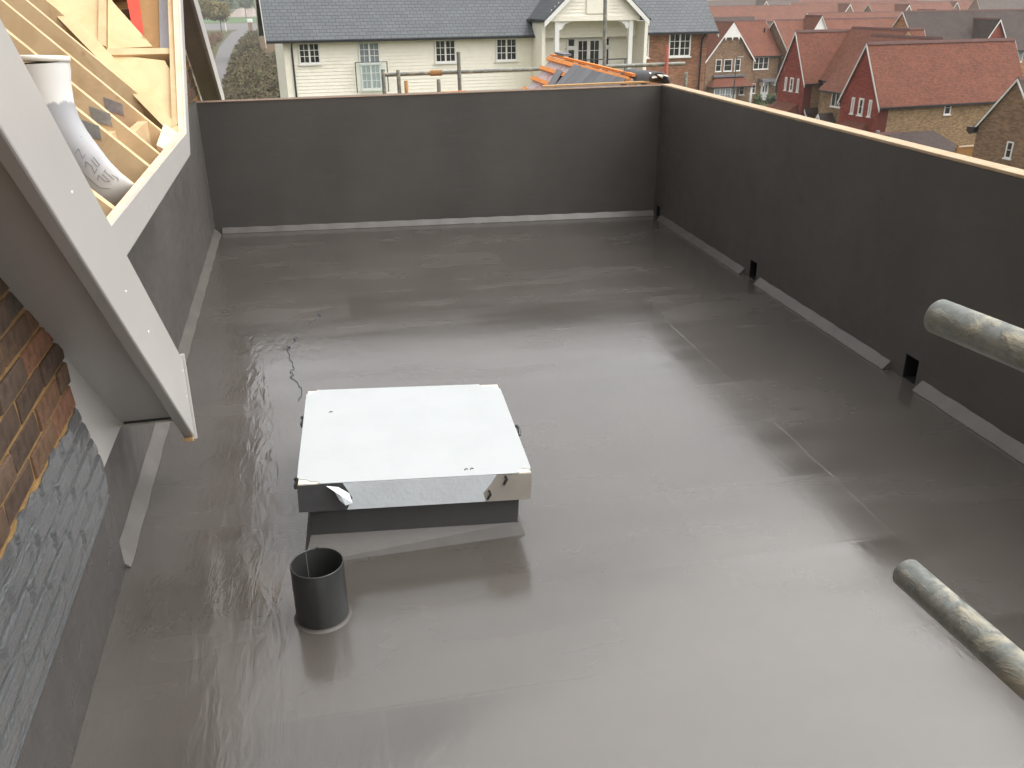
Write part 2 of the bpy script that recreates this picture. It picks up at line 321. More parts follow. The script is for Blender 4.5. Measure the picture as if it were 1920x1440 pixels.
simple('paving', (0.30, 0.27, 0.23), 0.9, 0.1, 0.9, 0.1)
simple('grass_green', (0.055, 0.12, 0.03), 0.95, 0.2, 0.5, 0.2)
simple('earth_pile', (0.26, 0.21, 0.18), 0.95, 0.3, 0.8, 0.4, 0.1)
simple('car_paint', (0.012, 0.016, 0.028), 0.2, 0.1, 3, 0, coat=0.8)
simple('tyre', (0.02, 0.02, 0.02), 0.8, 0.1, 10, 0)
simple('lamp_post_dark', (0.05, 0.055, 0.055), 0.5, 0.1, 4, 0)
simple('silver', (0.5, 0.5, 0.5), 0.35, 0.1, 4, 0, metal=0.8)

# ------------------------------------------------------------------ builders
class MB:
    def __init__(s): s.v = []; s.f = []; s.uv = []; s.mi = []
    def face(s, pts, uv=None, mi=0):
        i = len(s.v); s.v += [tuple(p) for p in pts]; s.f.append(tuple(range(i, i + len(pts)))); s.uv.append(uv); s.mi.append(mi)
    def hexa(s, p, mi=0):                       # 8 corners: bottom ring 0-3, top ring 4-7
        i = len(s.v); s.v += [tuple(q) for q in p]
        for f in ((3, 2, 1, 0), (4, 5, 6, 7), (0, 1, 5, 4), (1, 2, 6, 5), (2, 3, 7, 6), (3, 0, 4, 7)):
            s.f.append(tuple(i + k for k in f)); s.uv.append(None); s.mi.append(mi)
        return s
    def box(s, x0, x1, y0, y1, z0, z1, mi=0):
        return s.hexa([(x0, y0, z0), (x1, y0, z0), (x1, y1, z0), (x0, y1, z0), (x0, y0, z1), (x1, y0, z1), (x1, y1, z1), (x0, y1, z1)], mi)
    def beam(s, a, b, w, h, up=(0, 0, 1), mi=0):     # a,b = centre of the top face; h downwards
        a = Vector(a); b = Vector(b); d = (b - a).normalized(); side = d.cross(Vector(up)).normalized(); u = side.cross(d).normalized()
        s_ = side * w / 2; dn = -u * h
        return s.hexa([a - s_ + dn, a + s_ + dn, b + s_ + dn, b - s_ + dn, a - s_, a + s_, b + s_, b - s_], mi)
    def prism(s, poly, vec, mi=0):              # planar polygon extruded along vec
        vec = Vector(vec); n = len(poly); i = len(s.v)
        s.v += [tuple(p) for p in poly] + [tuple(Vector(p) + vec) for p in poly]
        s.f.append(tuple(range(i, i + n))[::-1]); s.f.append(tuple(range(i + n, i + 2 * n)))
        s.uv += [None, None]; s.mi += [mi, mi]
        for k in range(n):
            j = (k + 1) % n; s.f.append((i + k, i + j, i + n + j, i + n + k)); s.uv.append(None); s.mi.append(mi)
        return s
    def tube(s, a, b, r0, r1=None, seg=16, cap=True, mi=0):
        r1 = r0 if r1 is None else r1
        a = Vector(a); b = Vector(b); d = (b - a).normalized(); t = d.orthogonal().normalized(); u = d.cross(t); i = len(s.v)
        for c, r in ((a, r0), (b, r1)):
            for k in range(seg):
                an = 2 * math.pi * k / seg; s.v.append(tuple(c + (t * math.cos(an) + u * math.sin(an)) * r))
        for k in range(seg):
            j = (k + 1) % seg; s.f.append((i + k, i + j, i + seg + j, i + seg + k)); s.uv.append(None); s.mi.append(mi)
        if cap:
            s.f.append(tuple(range(i, i + seg))[::-1]); s.f.append(tuple(range(i + seg, i + 2 * seg))); s.uv += [None, None]; s.mi += [mi, mi]
        return s
    def path(s, pts, r, seg=8, mi=0):
        for p, q in zip(pts, pts[1:]): s.tube(p, q, r, r, seg, True, mi)
        return s
    def build(s, name, mat, parent=None, smooth=False, off=(0, 0, 0), bevel=0.0, fix=True):
        o_ = Vector(off)
        me = bpy.data.meshes.new(name); me.from_pydata([tuple(Vector(v) - o_) for v in s.v], [], s.f)
        mats = mat if isinstance(mat, (list, tuple)) else [mat]
        for x in mats: me.materials.append(M[x])
        if any(u is not None for u in s.uv):
            ul = me.uv_layers.new(name='UVMap')
            for p, u in zip(me.polygons, s.uv):
                if u is not None:
                    for k, li in enumerate(p.loop_indices): ul.data[li].uv = u[k]
        for p, k in zip(me.polygons, s.mi): p.material_index = k; p.use_smooth = smooth
        if bevel or fix:
            bm = bmesh.new(); bm.from_mesh(me)
            if bevel:
                bmesh.ops.remove_doubles(bm, verts=bm.verts, dist=1e-5)
                bmesh.ops.bevel(bm, geom=[e for e in bm.edges if len(e.link_faces) == 2 and e.calc_face_angle(0) > 0.5], offset=bevel, segments=2, affect='EDGES', profile=0.5)
            if fix: bmesh.ops.recalc_face_normals(bm, faces=bm.faces)
            bm.to_mesh(me); bm.free()
        ob = bpy.data.objects.new(name, me); COL.objects.link(ob)
        if parent is not None: ob.parent = parent
        if smooth == 'auto' or (smooth and smooth is not True): pass
        return ob
def tag(o, label, cat=None, group=None, kind=None):
    if label: o['label'] = label
    if cat: o['category'] = cat
    if group: o['group'] = group
    if kind: o['kind'] = kind
    return o
def thing(name, label, cat, loc=(0, 0, 0), rotz=0.0, group=None):
    o = bpy.data.objects.new(name, None); COL.objects.link(o); o.location = loc; o.rotation_euler = (0, 0, rotz); o.empty_display_size = 0.2
    return tag(o, label, cat, group)

# frame of the left wall: a = along the wall (away from the camera), o = out over the roof, z
LA = Vector((-0.85, 2.70, 0)); LD = Vector((-0.0384, 0.99926, 0)); LN = Vector((0.99926, 0.0384, 0))
def W(a, o, z): return LA + LD * a + LN * o + Vector((0, 0, z))
def W3(l): return [W(*p) for p in l]

# ------------------------------------------------------------------ ground, path, road
GZ = -10.0
g = MB(); g.face([(-1500, -300, GZ), (1500, -300, GZ), (1500, 2500, GZ), (-1500, 2500, GZ)]); tag(g.build('ground', 'ground'), 'grassy ground around the housing estate', kind='structure')
def strip(name, mat, L, Rr, z, label):
    s = MB()
    for i in range(len(L) - 1): s.face([(*L[i], z), (*Rr[i], z), (*Rr[i + 1], z), (*L[i + 1], z)])
    o = s.build(name, mat); return tag(o, label, kind='structure')
strip('path', 'asphalt', [(-15.5, 100), (-18.6, 150), (-22.6, 193), (-28.3, 258), (-31.8, 310), (-36.5, 386), (-36, 420)], [(-12.4, 100), (-15.8, 150), (-19.9, 193), (-24.6, 258), (-26.8, 308), (-29.7, 383), (-27, 420)], GZ + 0.008, 'grey footpath running between hedge and scrub')
strip('road', 'asphalt', [(-90, 395), (-47, 412), (-20, 420), (40, 425)], [(-90, 520), (-53, 530), (-20, 525), (40, 520)], GZ + 0.016, 'asphalt road crossing beyond the footpath')
strip('verge_grass', 'grass_green', [(-120, 545), (-60, 548), (40, 545)], [(-120, 700), (-60, 695), (40, 690)], GZ + 0.012, 'bright green grass verge beyond the road')
strip('estate_road', 'asphalt', [(22, 30), (25, 60), (29, 95), (40, 97), (70, 92)], [(29, 30), (32, 60), (36, 86), (45, 88), (70, 84)], GZ + 0.008, 'estate road in front of the red roofed houses')

# ------------------------------------------------------------------ flat roof: deck, parapets, side wall
deck = MB()
FL = (-1.016, 7.388); FR = (2.666, 7.184)
deck.face([W(-5.2, -0.02, 0), (2.68, -2.5, 0), (2.68, 7.19, 0), W(4.70, -0.02, 0)])
deck = deck.build('roof_deck', 'grp_floor'); tag(deck, 'glossy grey resin flat roof deck', kind='structure')
ob = MB().box(-6.0, 2.785, -2.5, 7.50, GZ, -0.15).build('building_below', 'grp_wall'); 
ob.data.materials.clear(); ob.data.materials.append(M['brick_buff']); tag(ob, 'brick building that carries the flat roof, below the deck', 'building')

fw = thing('parapet_wall', 'dark grey resin parapet wall across the far end of the flat roof', 'wall', (FL[0], FL[1], 0))
def fwp(t, back, z): # t 0..1 from left to right along far wall
    p = Vector((FL[0] + (FR[0] - FL[0]) * t, FL[1] + (FR[1] - FL[1]) * t, z)); return p + Vector((0.055, 0.998, 0)) * back
m_ = MB(); t0, t1 = -0.06, 1.032
m_.hexa([fwp(t0, 0, -0.1), fwp(t1, 0, -0.1), fwp(t1, 0.12, -0.1), fwp(t0, 0.12, -0.1), fwp(t0, 0, 1.017), fwp(t1, 0, 1.068), fwp(t1, 0.12, 1.068), fwp(t0, 0.12, 1.017)])
m_.build('wall_panel', 'grp_wall', fw, off=fw.location)
m_ = MB(); m_.hexa([fwp(t0, -0.004, 1.0175), fwp(t1, -0.004, 1.0685), fwp(t1, 0.124, 1.0685), fwp(t0, 0.124, 1.0175), fwp(t0, -0.004, 1.0225), fwp(t1, -0.004, 1.0735), fwp(t1, 0.124, 1.0735), fwp(t0, 0.124, 1.0225)])
m_.build('coping_board', 'coping_brown', fw, off=fw.location)
m_ = MB()
N = 60
for i in range(N):
    ta, tb = i / N * 0.985 + 0.012, (i + 1) / N * 0.985 + 0.012
    ra = 0.042 + 0.002 * math.sin(i * 1.7) ; rb = 0.042 + 0.002 * math.sin((i + 1) * 1.7)
    m_.face([fwp(ta, -ra, 0.002), fwp(tb, -rb, 0.002), fwp(tb, -0.001, rb), fwp(ta, -0.001, ra)])
m_.build('fillet', 'grp_fillet', fw, off=fw.location)

rw = thing('parapet_wall', 'dark grey resin parapet wall along the right side with three drain holes', 'wall', (2.666, 7.0, 0))
XR = 2.666; HT = 1.068; SC = [(7.045, 7.125), (5.19, 5.29), (3.44, 3.545)]; SH = [0.10, 0.125, 0.13]
segs = []; y = 7.30
m_ = MB()
for (a, b), h in zip(SC, SH):
    m_.box(XR, XR + 0.12, b, y, -0.1, HT); m_.box(XR, XR + 0.12, a, b, h, HT); y = a
m_.box(XR, XR + 0.12, -2.5, y, -0.1, HT)
# weld coplanar segments into one panel look: same plane, butted end to end
m_.build('wall_panel', 'grp_wall', rw, off=rw.location)
for (a, b), h in zip(SC, SH):
    s = MB(); s.box(XR + 0.105, XR + 0.118, a + 0.001, b - 0.001, -0.05, h - 0.001)
    for q in ((a, a + 0.004), (b - 0.004, b)): s.box(XR + 0.001, XR + 0.105, q[0] + 0.0005, q[1] - 0.0005, -0.05, h - 0.001)
    s.box(XR + 0.001, XR + 0.105, a + 0.005, b - 0.005, -0.02, 0.003); s.box(XR + 0.001, XR + 0.105, a + 0.005, b - 0.005, h - 0.006, h - 0.001)
    s.build('scupper', 'scupper_black', rw, off=rw.location)
def rfil(y0, y1, w=0.05):
    s = MB(); n = max(4, int(abs(y1 - y0) / 0.07)); ys = [y0 + (y1 - y0) * i / n for i in range(n + 1)]
    rs = [w + 0.002 * math.sin(i * 2.1) + 0.001 * math.sin(i * 5.3) for i in range(n + 1)]
    for i in range(n):
        s.face([(XR - rs[i], ys[i], 0.002), (XR - rs[i + 1], ys[i + 1], 0.002), (XR - 0.001, ys[i + 1], rs[i + 1]), (XR - 0.001, ys[i], rs[i])])
    for i in (0, n): s.face([(XR - rs[i], ys[i], 0.002), (XR - 0.001, ys[i], rs[i]), (XR - 0.001, ys[i], 0.002)])
    s.build('fillet', 'grp_fillet', rw, off=rw.location)
rfil(7.00, 5.36, 0.042); rfil(5.13, 3.65, 0.045); rfil(3.39, -2.4, 0.048)
m_ = MB(); m_.box(XR + 0.001, XR + 0.09, -2.5, 7.18, HT + 0.001, HT + 0.016); m_.build('coping_board', 'coping_pine', rw, off=rw.location, bevel=0.003)
m_ = MB(); m_.box(XR + 0.125, XR + 0.16, 5.6, 7.35, HT - 0.05, HT - 0.006); m_.build('batten', 'orange_batten', rw, off=rw.location)

lw = thing('side_wall', 'dark grey resin wall along the left side below the white verge', 'wall', W(1, 0, 0))
m_ = MB()
m_.prism(W3([(-5.0, 0, -0.1), (0.45, 0, -0.1), (0.45, 0, 0.367), (-5.0, 0, 0.367)]), -LN * 0.1)
m_.prism(W3([(0.4502, 0, -0.1), (4.72, 0, -0.1), (4.72, 0, 1.035), (2.3, 0, 1.035), (0.4502, 0, 1.10)]), -LN * 0.1)
m_.build('wall_panel', 'grp_wall', lw, off=lw.location)
m_ = MB(); N = 70
for i in range(N):
    a0, a1 = -0.05 + 4.70 * i / N, -0.05 + 4.70 * (i + 1) / N
    r0 = 0.046 + 0.002 * math.sin(i * 1.3) ; r1 = 0.046 + 0.002 * math.sin((i + 1) * 1.3)
    m_.face(W3([(a0, r0, 0.002), (a1, r1, 0.002), (a1, 0.001, r1), (a0, 0.001, r0)]))
m_.face(W3([(-0.05, 0.046, 0.002), (-0.05, 0.001, 0.046), (-0.05, 0.001, 0.002)]))
m_.build('fillet', 'grp_fillet', lw, off=lw.location)
# white boards on that wall under the soffit
m_ = MB(); m_.prism(W3([(-0.18, 0.006, 0.368), (0.44, 0.006, 0.368), (0.44, 0.006, 0.50), (-0.18, 0.006, 0.90)]), -LN * 0.02); m_.build('cladding_board', 'upvc', lw, off=lw.location)
m_ = MB(); m_.prism(W3([(-0.18, 0.022, 0.372), (0.40, 0.022, 0.360), (0.40, 0.022, 0.40), (-0.18, 0.022, 0.90)]), -LN * 0.0145); m_.build('box_end_board', 'upvc', lw, off=lw.location)

# ------------------------------------------------------------------ brick gable wall, left foreground
bw = thing('brick_wall', 'brown brick gable wall with orange mortar, its foot coated in glossy grey resin', 'wall', W(-0.185, 0.03, 0))
LO = 0.03; CORN = -0.185
def wallpoly(o, th, name, mat, zlo, zhi=None):
    s = MB(); top = lambda a: 0.392 + (0.261 - a) * 0.925 + 0.06
    s.prism(W3([(-5.2, o, zlo), (CORN - 0.012, o, zlo), (CORN - 0.012, o, min(zhi or 9, top(CORN))), (-1.3, o, min(zhi or 9, top(-1.3))), (-5.2, o, min(zhi or 9, top(-5.2)))]), -LN * th)
    return s.build(name, mat, bw, off=bw.location)
wallpoly(LO - 0.006, 0.18, 'mortar_bed', 'mortar', 0.0)
# one brick mesh, shared
def brickmesh(l, hgt, dep, seed):
    bm = bmesh.new(); bmesh.ops.create_cube(bm, size=1.0); bmesh.ops.scale(bm, vec=(l, dep, hgt), verts=bm.verts)
    bmesh.ops.bevel(bm, geom=bm.edges[:], offset=0.004, segments=1, affect='EDGES')
    rg = random.Random(seed)
    for v in bm.verts: v.co += Vector((rg.uniform(-.0025, .0025), rg.uniform(-.0015, .0015), rg.uniform(-.0025, .0025)))
    me = bpy.data.meshes.new('brick'); bm.to_mesh(me); bm.free(); me.materials.append(M['brick']); return me
full = [brickmesh(0.215, 0.064, 0.08, k) for k in range(5)]; half = [brickmesh(0.102, 0.064, 0.08, 9 + k) for k in range(3)]
ang = math.atan2(LD.y, LD.x)
def lay(parent, a_end, o, z0, ncourse, nper, cond, face_off=0.04):
    k = 0
    for c in range(ncourse):
        z = z0 + 0.075 * c + 0.0325; a = a_end
        for i in range(nper):
            me = None
            if i == 0 and c % 2: me = half[c % 3]; L = 0.1025
            else: me = full[(c * 3 + i) % 5]; L = 0.215
            ac = a - L / 2
            if cond(ac, z, L):
                b_ = bpy.data.objects.new('brick', me); COL.objects.link(b_); b_.parent = parent
                b_.location = W(ac, o - face_off + random.uniform(-.003, .004), z) - Vector(parent.location); b_.rotation_euler = (random.uniform(-.02, .02), random.uniform(-.012, .012), ang + random.uniform(-.01, .01)); k += 1
            a -= L + 0.0105
    return k
lay(bw, CORN, LO, 0.668, 18, 9, lambda a, z, L: z - 0.033 < 0.392 + (0.261 - (a - L / 2)) * 0.925 + 0.03 and z + 0.033 < 0.392 + (0.261 - (a + L / 2)) * 0.925 + 0.30 and a > -2.2)
# brushed resin over the lower courses: a sheet that follows the bricks beneath
m_ = MB(); na, nz = 260, 96; a0, a1 = -4.0, CORN + 0.004
def relief(a, z):
    c = math.floor(z / 0.075); fz = z / 0.075 - c; L = 0.2255; fa = ((CORN - a) + (0.11 if c % 2 else 0)) / L; fa -= math.floor(fa)
    dz = min(fz, 1 - fz) * 0.075; da = min(fa, 1 - fa) * L; e = min(dz, da)
    fade = min(1, max(0.06, (z - 0.27) / 0.05)); step = 0.004 if z < 0.288 else 0.0
    return (0.0085 * min(1, e / 0.011) * fade + 0.0016 * math.sin(a * 31 + c * 2.1) * math.sin(z * 40 + c) * fade) + step
grid = []
for j in range(nz + 1):
    row = []
    for i in range(na + 1):
        z = 0.002 + (0.662 - 0.002) * j / nz; ae = a1 + 0.135 * min(1, max(0, (0.66 - z) / 0.24)); a = a0 + (ae - a0) * i / na
        if j == nz: z += 0.006 * math.sin(a * 23) + 0.004 * math.sin(a * 61)
        flare = 0.0
        oo = LO - 0.004 + relief(a, z) + flare
        if i == na: oo -= 0.004
        row.append(W(a + (0.004 * math.sin(z * 42) if i == na else 0), oo, z))
    grid.append(row)
w_ = na + 1; JS = int(nz * 0.288 / 0.66)
def band(j0, j1, nm, mt):
    m_ = MB()
    for row in grid[j0:j1 + 1]: m_.v += [tuple(p) for p in row]
    for j in range(j1 - j0):
        for i in range(na):
            m_.f.append((j * w_ + i, j * w_ + i + 1, (j + 1) * w_ + i + 1, (j + 1) * w_ + i)); m_.uv.append(None); m_.mi.append(0)
    for j in range(j0, j1):
        p, q = grid[j][na], grid[j + 1][na]; m_.face([p, p - LN * 0.027, q - LN * 0.027, q])
    if j1 == nz:
        for i in range(na):
            p, q = grid[nz][i], grid[nz][i + 1]; m_.face([p, q, q - LN * 0.012, p - LN * 0.012])
    m_.build(nm, mt, bw, smooth=True, off=bw.location)
band(JS, nz, 'resin_coat', 'grp_brush'); band(0, JS, 'resin_upstand', 'grp_wall_shaded')
m_ = MB()
for i in range(60):
    a = -3.8 + 3.6 * i / 60; s_ = 0.06
    m_.hexa(W3([(a, LO - 0.012, 0.655), (a + s_, LO - 0.012, 0.655), (a + s_, LO + 0.001, 0.655), (a, LO + 0.001, 0.655), (a, LO - 0.012, 0.667 + 0.002 * math.sin(i)), (a + s_, LO - 0.012, 0.667 + 0.002 * math.sin(i + 1)), (a + s_, LO - 0.001, 0.667 + 0.002 * math.sin(i + 1)), (a, LO - 0.001, 0.667 + 0.002 * math.sin(i))]))
m_.build('resin_lip', 'mortar', bw, off=bw.location)

# ------------------------------------------------------------------ verge: barge board, valley fascia, rising board
vg = thing('verge_board', 'light grey plastic barge board and fascia framing the open roof on the left', 'barge board', W(0.4, 0.22, 0.3))
def up(a): return 1.212 + (-0.272 - a) * 0.905        # upper edge of barge
def lo(a): return 0.392 + (0.261 - a) * 0.925         # lower edge of barge
def bargeface(o0, o1, name, mat, bev=0.0, polys=None):
    s = MB(); s.prism(W3([(a, o1, z) for a, z in polys]), -LN * (o1 - o0)); return s.build(name, mat, vg, off=vg.location, bevel=bev)
bargeface(0.200, 0.240, 'barge_board', 'upvc', 0.006, [(-5.0, lo(-5.0)), (0.446, lo(0.446)), (0.478, up(0.478)), (-0.131, up(-0.131)), (-0.2721, up(-0.2721)), (-5.0, up(-5.0))])
bargeface(0.229, 0.2398, 'fascia_board', 'upvc', 0.0, [(-0.16, 1.094), (1.694, 1.086), (1.68, 1.186), (-0.30, 1.206)])
bargeface(0.229, 0.2398, 'rising_board', 'upvc', 0.0, [(1.6945, 1.086), (4.4, 3.68), (4.3, 3.68), (1.6805, 1.186)])
bargeface(0.205, 0.2285, 'timber_backing', 'edge_timber', 0.0, [(-0.24, 1.10), (1.68, 1.092), (1.672, 1.194), (-0.24, 1.204)])
bargeface(0.205, 0.2285, 'timber_backing', 'edge_timber', 0.0, [(1.6805, 1.092), (4.36, 3.66), (4.28, 3.66), (1.672, 1.196)])
# soffit under the barge, runs back to the brick
s = MB(); sh = 0.036
s.hexa(W3([(-5.0, 0.004, lo(-5.0) + sh), (0.33, 0.004, lo(0.33) + sh), (0.33, 0.1995, lo(0.33) + sh), (-5.0, 0.1995, lo(-5.0) + sh), (-5.0, 0.004, lo(-5.0) + sh + .012), (0.33, 0.004, lo(0.33) + sh + .012), (0.33, 0.1995, lo(0.33) + sh + .012), (-5.0, 0.1995, lo(-5.0) + sh + .012)]))
s.build('soffit', 'upvc', vg, off=vg.location)
# dirty end of the soffit box
s = MB(); s.hexa(W3([(0.331, 0.004, 0.350), (0.352, 0.004, 0.350), (0.352, 0.1995, 0.350), (0.331, 0.1995, 0.350), (0.331, 0.004, 0.395), (0.352, 0.004, 0.395), (0.352, 0.1995, 0.395), (0.331, 0.1995, 0.395)])); s.build('soffit_end_strip', 'upvc_dirty', vg, off=vg.location)
s = MB(); s.hexa(W3([(0.322, 0.03, 0.362), (0.330, 0.03, 0.362), (0.330, 0.19, 0.362), (0.322, 0.19, 0.362), (0.322, 0.03, 0.370), (0.330, 0.03, 0.374), (0.330, 0.19, 0.378), (0.322, 0.19, 0.374)])); s.build('gap', 'scupper_black', vg, off=vg.location)
# end cap over the cut end
s = MB(); s.prism(W3([(0.449, 0.205, lo(0.446) - 0.012), (0.4535, 0.247, lo(0.446) - 0.012), (0.4865, 0.247, up(0.478) + 0.012), (0.482, 0.205, up(0.478) + 0.012)]), LD * 0.012); s.build('end_cap', 'upvc', vg, off=vg.location, bevel=0.002)
s = MB(); s.hexa(W3([(0.415, 0.203, 0.222), (0.448, 0.203, 0.205), (0.448, 0.236, 0.205), (0.415, 0.236, 0.222), (0.415, 0.203, 0.236), (0.448, 0.203, 0.218), (0.448, 0.236, 0.218), (0.415, 0.236, 0.236)])); s.build('timber_end', 'pine_dark', vg, off=vg.location)
# screws
for a, z in ((-0.60, 1.36), (-0.05, 0.83), (0.43, 0.40), (0.44, 0.50), (-0.25, 1.02)):
    c = W(a, 0.2395, z); s = MB(); s.tube(c, c + LN * 0.002, 0.004, 0.003, 10); s.build('screw', 'screw_white', vg, off=vg.location)
for i in range(9):
    a = -0.02 + i * 0.205
    for z in (1.115, 1.17):
        if (i + (z > 1.15)) % 2 and i < 5: continue
        c = W(a + (0.03 if z > 1.15 else 0), 0.238, z); s = MB(); s.tube(c, c + LN * 0.002, 0.0035, 0.0028, 8); s.build('screw', 'screw_white', vg, off=vg.location)

# far barge of the next gable, with its soffit and brick
fb = thing('barge_board', 'white barge board with brown-grey soffit beyond the far left corner', 'barge board', W(5.4, 0.14, 0.9))
def bz(a): return 0.958 + (5.405 - a) * 0.605
s = MB(); s.prism(W3([(2.6, 0.14, bz(2.6)), (5.7, 0.14, bz(5.7)), (5.7, 0.14, bz(5.7) + 0.2), (2.6, 0.14, bz(2.6) + 0.2)]), -LN * 0.022); s.build('board', 'upvc', fb, off=fb.location)
s = MB(); s.hexa(W3([(2.6, -0.02, bz(2.6) + .02), (5.7, -0.02, bz(5.7) + .02), (5.7, 0.1175, bz(5.7) + .02), (2.6, 0.1175, bz(2.6) + .02), (2.6, -0.02, bz(2.6) + .035), (5.7, -0.02, bz(5.7) + .035), (5.7, 0.1175, bz(5.7) + .035), (2.6, 0.1175, bz(2.6) + .035)])); s.build('soffit', 'alu_brown', fb, off=fb.location)
gb = thing('brick_wall', 'narrow strip of orange brown brick gable wall behind the rising verge', 'wall', W(4, -0.02, 1.0))
s = MB(); s.prism(W3([(2.5, -0.03, 1.03), (5.6, -0.03, 0.82), (5.6, -0.03, bz(5.6)), (2.5, -0.03, bz(2.5))]), -LN * 0.1); s.build('mortar_bed', 'mortar', gb, off=gb.location)
lay(gb, 5.55, -0.02, 1.045, 16, 14, lambda a, z, L: z + 0.05 < bz(a + L / 2) and a > 2.5)

# ------------------------------------------------------------------ open roof timbers
rf = thing('roof_frame', 'open pine roof frame with rafters and plywood seen between the white boards', 'roof frame', W(1.0, 0.0, 1.1))
P45 = R_(45.5)
for a, o1 in ((2.22, -0.295), (1.85, 0.045), (1.475, 0.203), (1.062, 0.203), (0.771, 0.203), (0.40, 0.203), (0.03, 0.203), (-0.34, 0.203)):
    s = MB(); z1 = 1.182 + (0.203 - o1) * 1.0176; ln = 1.9; o0, z0 = o1 - ln * math.cos(P45), z1 + ln * math.sin(P45); dep = 0.145
    pts = [(a, o1, z1 - 0.005), (a, o0, z0), (a, o0 - dep * math.sin(P45), z0 - dep * math.cos(P45)), (a, o1 - dep * math.sin(P45), z1 - dep * math.cos(P45)), (a, o1, z1 - 0.085)]
    s.prism(W3(pts), LD * 0.038); r_ = s.build('rafter', 'pine', rf, off=rf.location)
    e = MB(); e.beam(W(a + 0.019, o1 - 0.004, z1 + 0.0008), W(a + 0.019, o0, z0 + 0.0048), 0.0375, 0.003); 
# noggings between rafters
for a, b, oo, zz in ((1.512, 1.44, 0, 0), (1.062, 1.475, 0.09, 1.285), (0.771, 1.062, 0.03, 1.30)):
    if oo == 0: continue
    s = MB(); s.hexa(W3([(a + .0385, oo - .02, zz - .13), (b - .0005, oo - .02, zz - .13), (b - .0005, oo + .02, zz - .13), (a + .0385, oo + .02, zz - .13), (a + .0385, oo - .02, zz - .015), (b - .0005, oo - .02, zz - .015), (b - .0005, oo + .02, zz - .015), (a + .0385, oo + .02, zz - .015)])); s.build('nogging', 'pine', rf, off=rf.location)
# nail plates on rafter faces (facing the camera side)
for a, oo, zz in ((1.062, 0.021, 1.345), (0.771, 0.03, 1.335), (1.475, 0.0, 1.34)):
    s = MB(); s.hexa(W3([(a - .003, oo - .05, zz - .02), (a - .0005, oo - .05, zz - .02), (a - .0005, oo + .02, zz - .045), (a - .003, oo + .02, zz - .045), (a - .003, oo - .05, zz + .035), (a - .0005, oo - .05, zz + .035), (a - .0005, oo + .02, zz + .005), (a - .003, oo + .02, zz + .005)])); s.build('nail_plate', 'nail_plate', rf, off=rf.location)
# slope of the second gable (plane P2): valley board, ladder rafters, noggings, plywood
c42, s42 = math.cos(R_(42)), math.sin(R_(42))
def P2(r, o, d=0.0): # r = distance up the slope from a=1.69,z=1.19 ; d = lift off the plane
    return W(1.69 + r * c42 - d * s42, o, 1.19 + r * s42 + d * c42)
def p2board(pts, th, name, mat, d=0.0):
    s = MB(); poly = [P2(r, o, d) for r, o in pts]; nv = P2(0, 0, -th) - P2(0, 0, 0); s.prism(poly, nv); return s.build(name, mat, rf, off=rf.location)
rz = lambda z: (z - 1.19) / s42
p2board([(rz(1.165), 0.185), (rz(1.198), 0.214), (rz(1.755), -0.33), (rz(2.2), -0.76), (rz(2.2), -0.86), (rz(1.756), -0.414)], 0.10, 'valley_board', 'ply', 0.012)
p2board([(rz(1.20), 0.170), (rz(1.215), 0.2045), (rz(2.6), 0.2045), (rz(2.6), 0.178), (rz(1.22), 0.178)], 0.10, 'ladder_rafter', 'pine', 0.014)
p2board([(rz(1.555), -0.145), (rz(1.545), -0.112), (rz(2.5), -0.112), (rz(2.5), -0.145)], 0.09, 'ladder_rafter', 'pine', 0.010)
p2board([(rz(1.513), -0.108), (rz(1.513), 0.177), (rz(1.537), 0.177), (rz(1.542), -0.108)], 0.085, 'nogging', 'pine', 0.0)
p2board([(rz(1.225), 0.186), (rz(1.446), 0.177), (rz(1.492), 0.150), (rz(1.524), -0.095), (rz(1.50), -0.085)], 0.018, 'plywood_panel', 'ply', -0.012)
p2board([(rz(1.56), -0.150), (rz(2.2), -0.150), (rz(2.2), -0.74), (rz(1.75), -0.32)], 0.018, 'plywood_panel', 'ply', -0.012)
p2board([(rz(1.546), -0.108), (rz(1.553), 0.096), (rz(1.753), -0.085), (rz(1.95), -0.26), (rz(1.95), -0.108)], 0.018, 'plywood_panel', 'ply', -0.010)
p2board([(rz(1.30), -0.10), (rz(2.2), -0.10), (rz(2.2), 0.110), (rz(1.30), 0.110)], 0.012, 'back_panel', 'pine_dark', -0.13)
p2board([(rz(1.30), 0.113), (rz(2.3), 0.113), (rz(2.3), 0.20), (rz(1.30), 0.20)], 0.012, 'grey_panel', 'grey_sheet', -0.11)
p2board([(rz(1.54), 0.02), (rz(1.9), -0.05), (rz(1.9), 0.015), (rz(1.54), 0.06)], 0.006, 'membrane_strip', 'red_membrane', -0.06)
s = MB()
pts_ = [(1.10, 0.10, 1.115), (1.40, 0.10, 1.11), (1.40, -0.02, 1.20), (1.10, -0.02, 1.21)]
s.prism(W3(pts_), (0, 0, 0.01)); s.build('membrane_strip', 'red_membrane', rf, off=rf.location)
# attic lining under the rafters, closing the roof void
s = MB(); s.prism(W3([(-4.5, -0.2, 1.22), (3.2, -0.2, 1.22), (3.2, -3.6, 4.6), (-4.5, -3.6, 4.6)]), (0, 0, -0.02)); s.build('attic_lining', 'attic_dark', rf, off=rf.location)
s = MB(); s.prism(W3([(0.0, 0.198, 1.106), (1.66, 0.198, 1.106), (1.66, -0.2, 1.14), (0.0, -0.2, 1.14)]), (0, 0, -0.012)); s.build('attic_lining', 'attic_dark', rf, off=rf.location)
s = MB(); s.prism(W3([(1.80, 0.198, 1.10), (4.4, 0.198, 3.44), (4.4, -2.6, 3.44), (1.80, -2.6, 1.10)]), (0, 0, -0.02)); s.build('attic_lining', 'attic_dark', rf, off=rf.location)
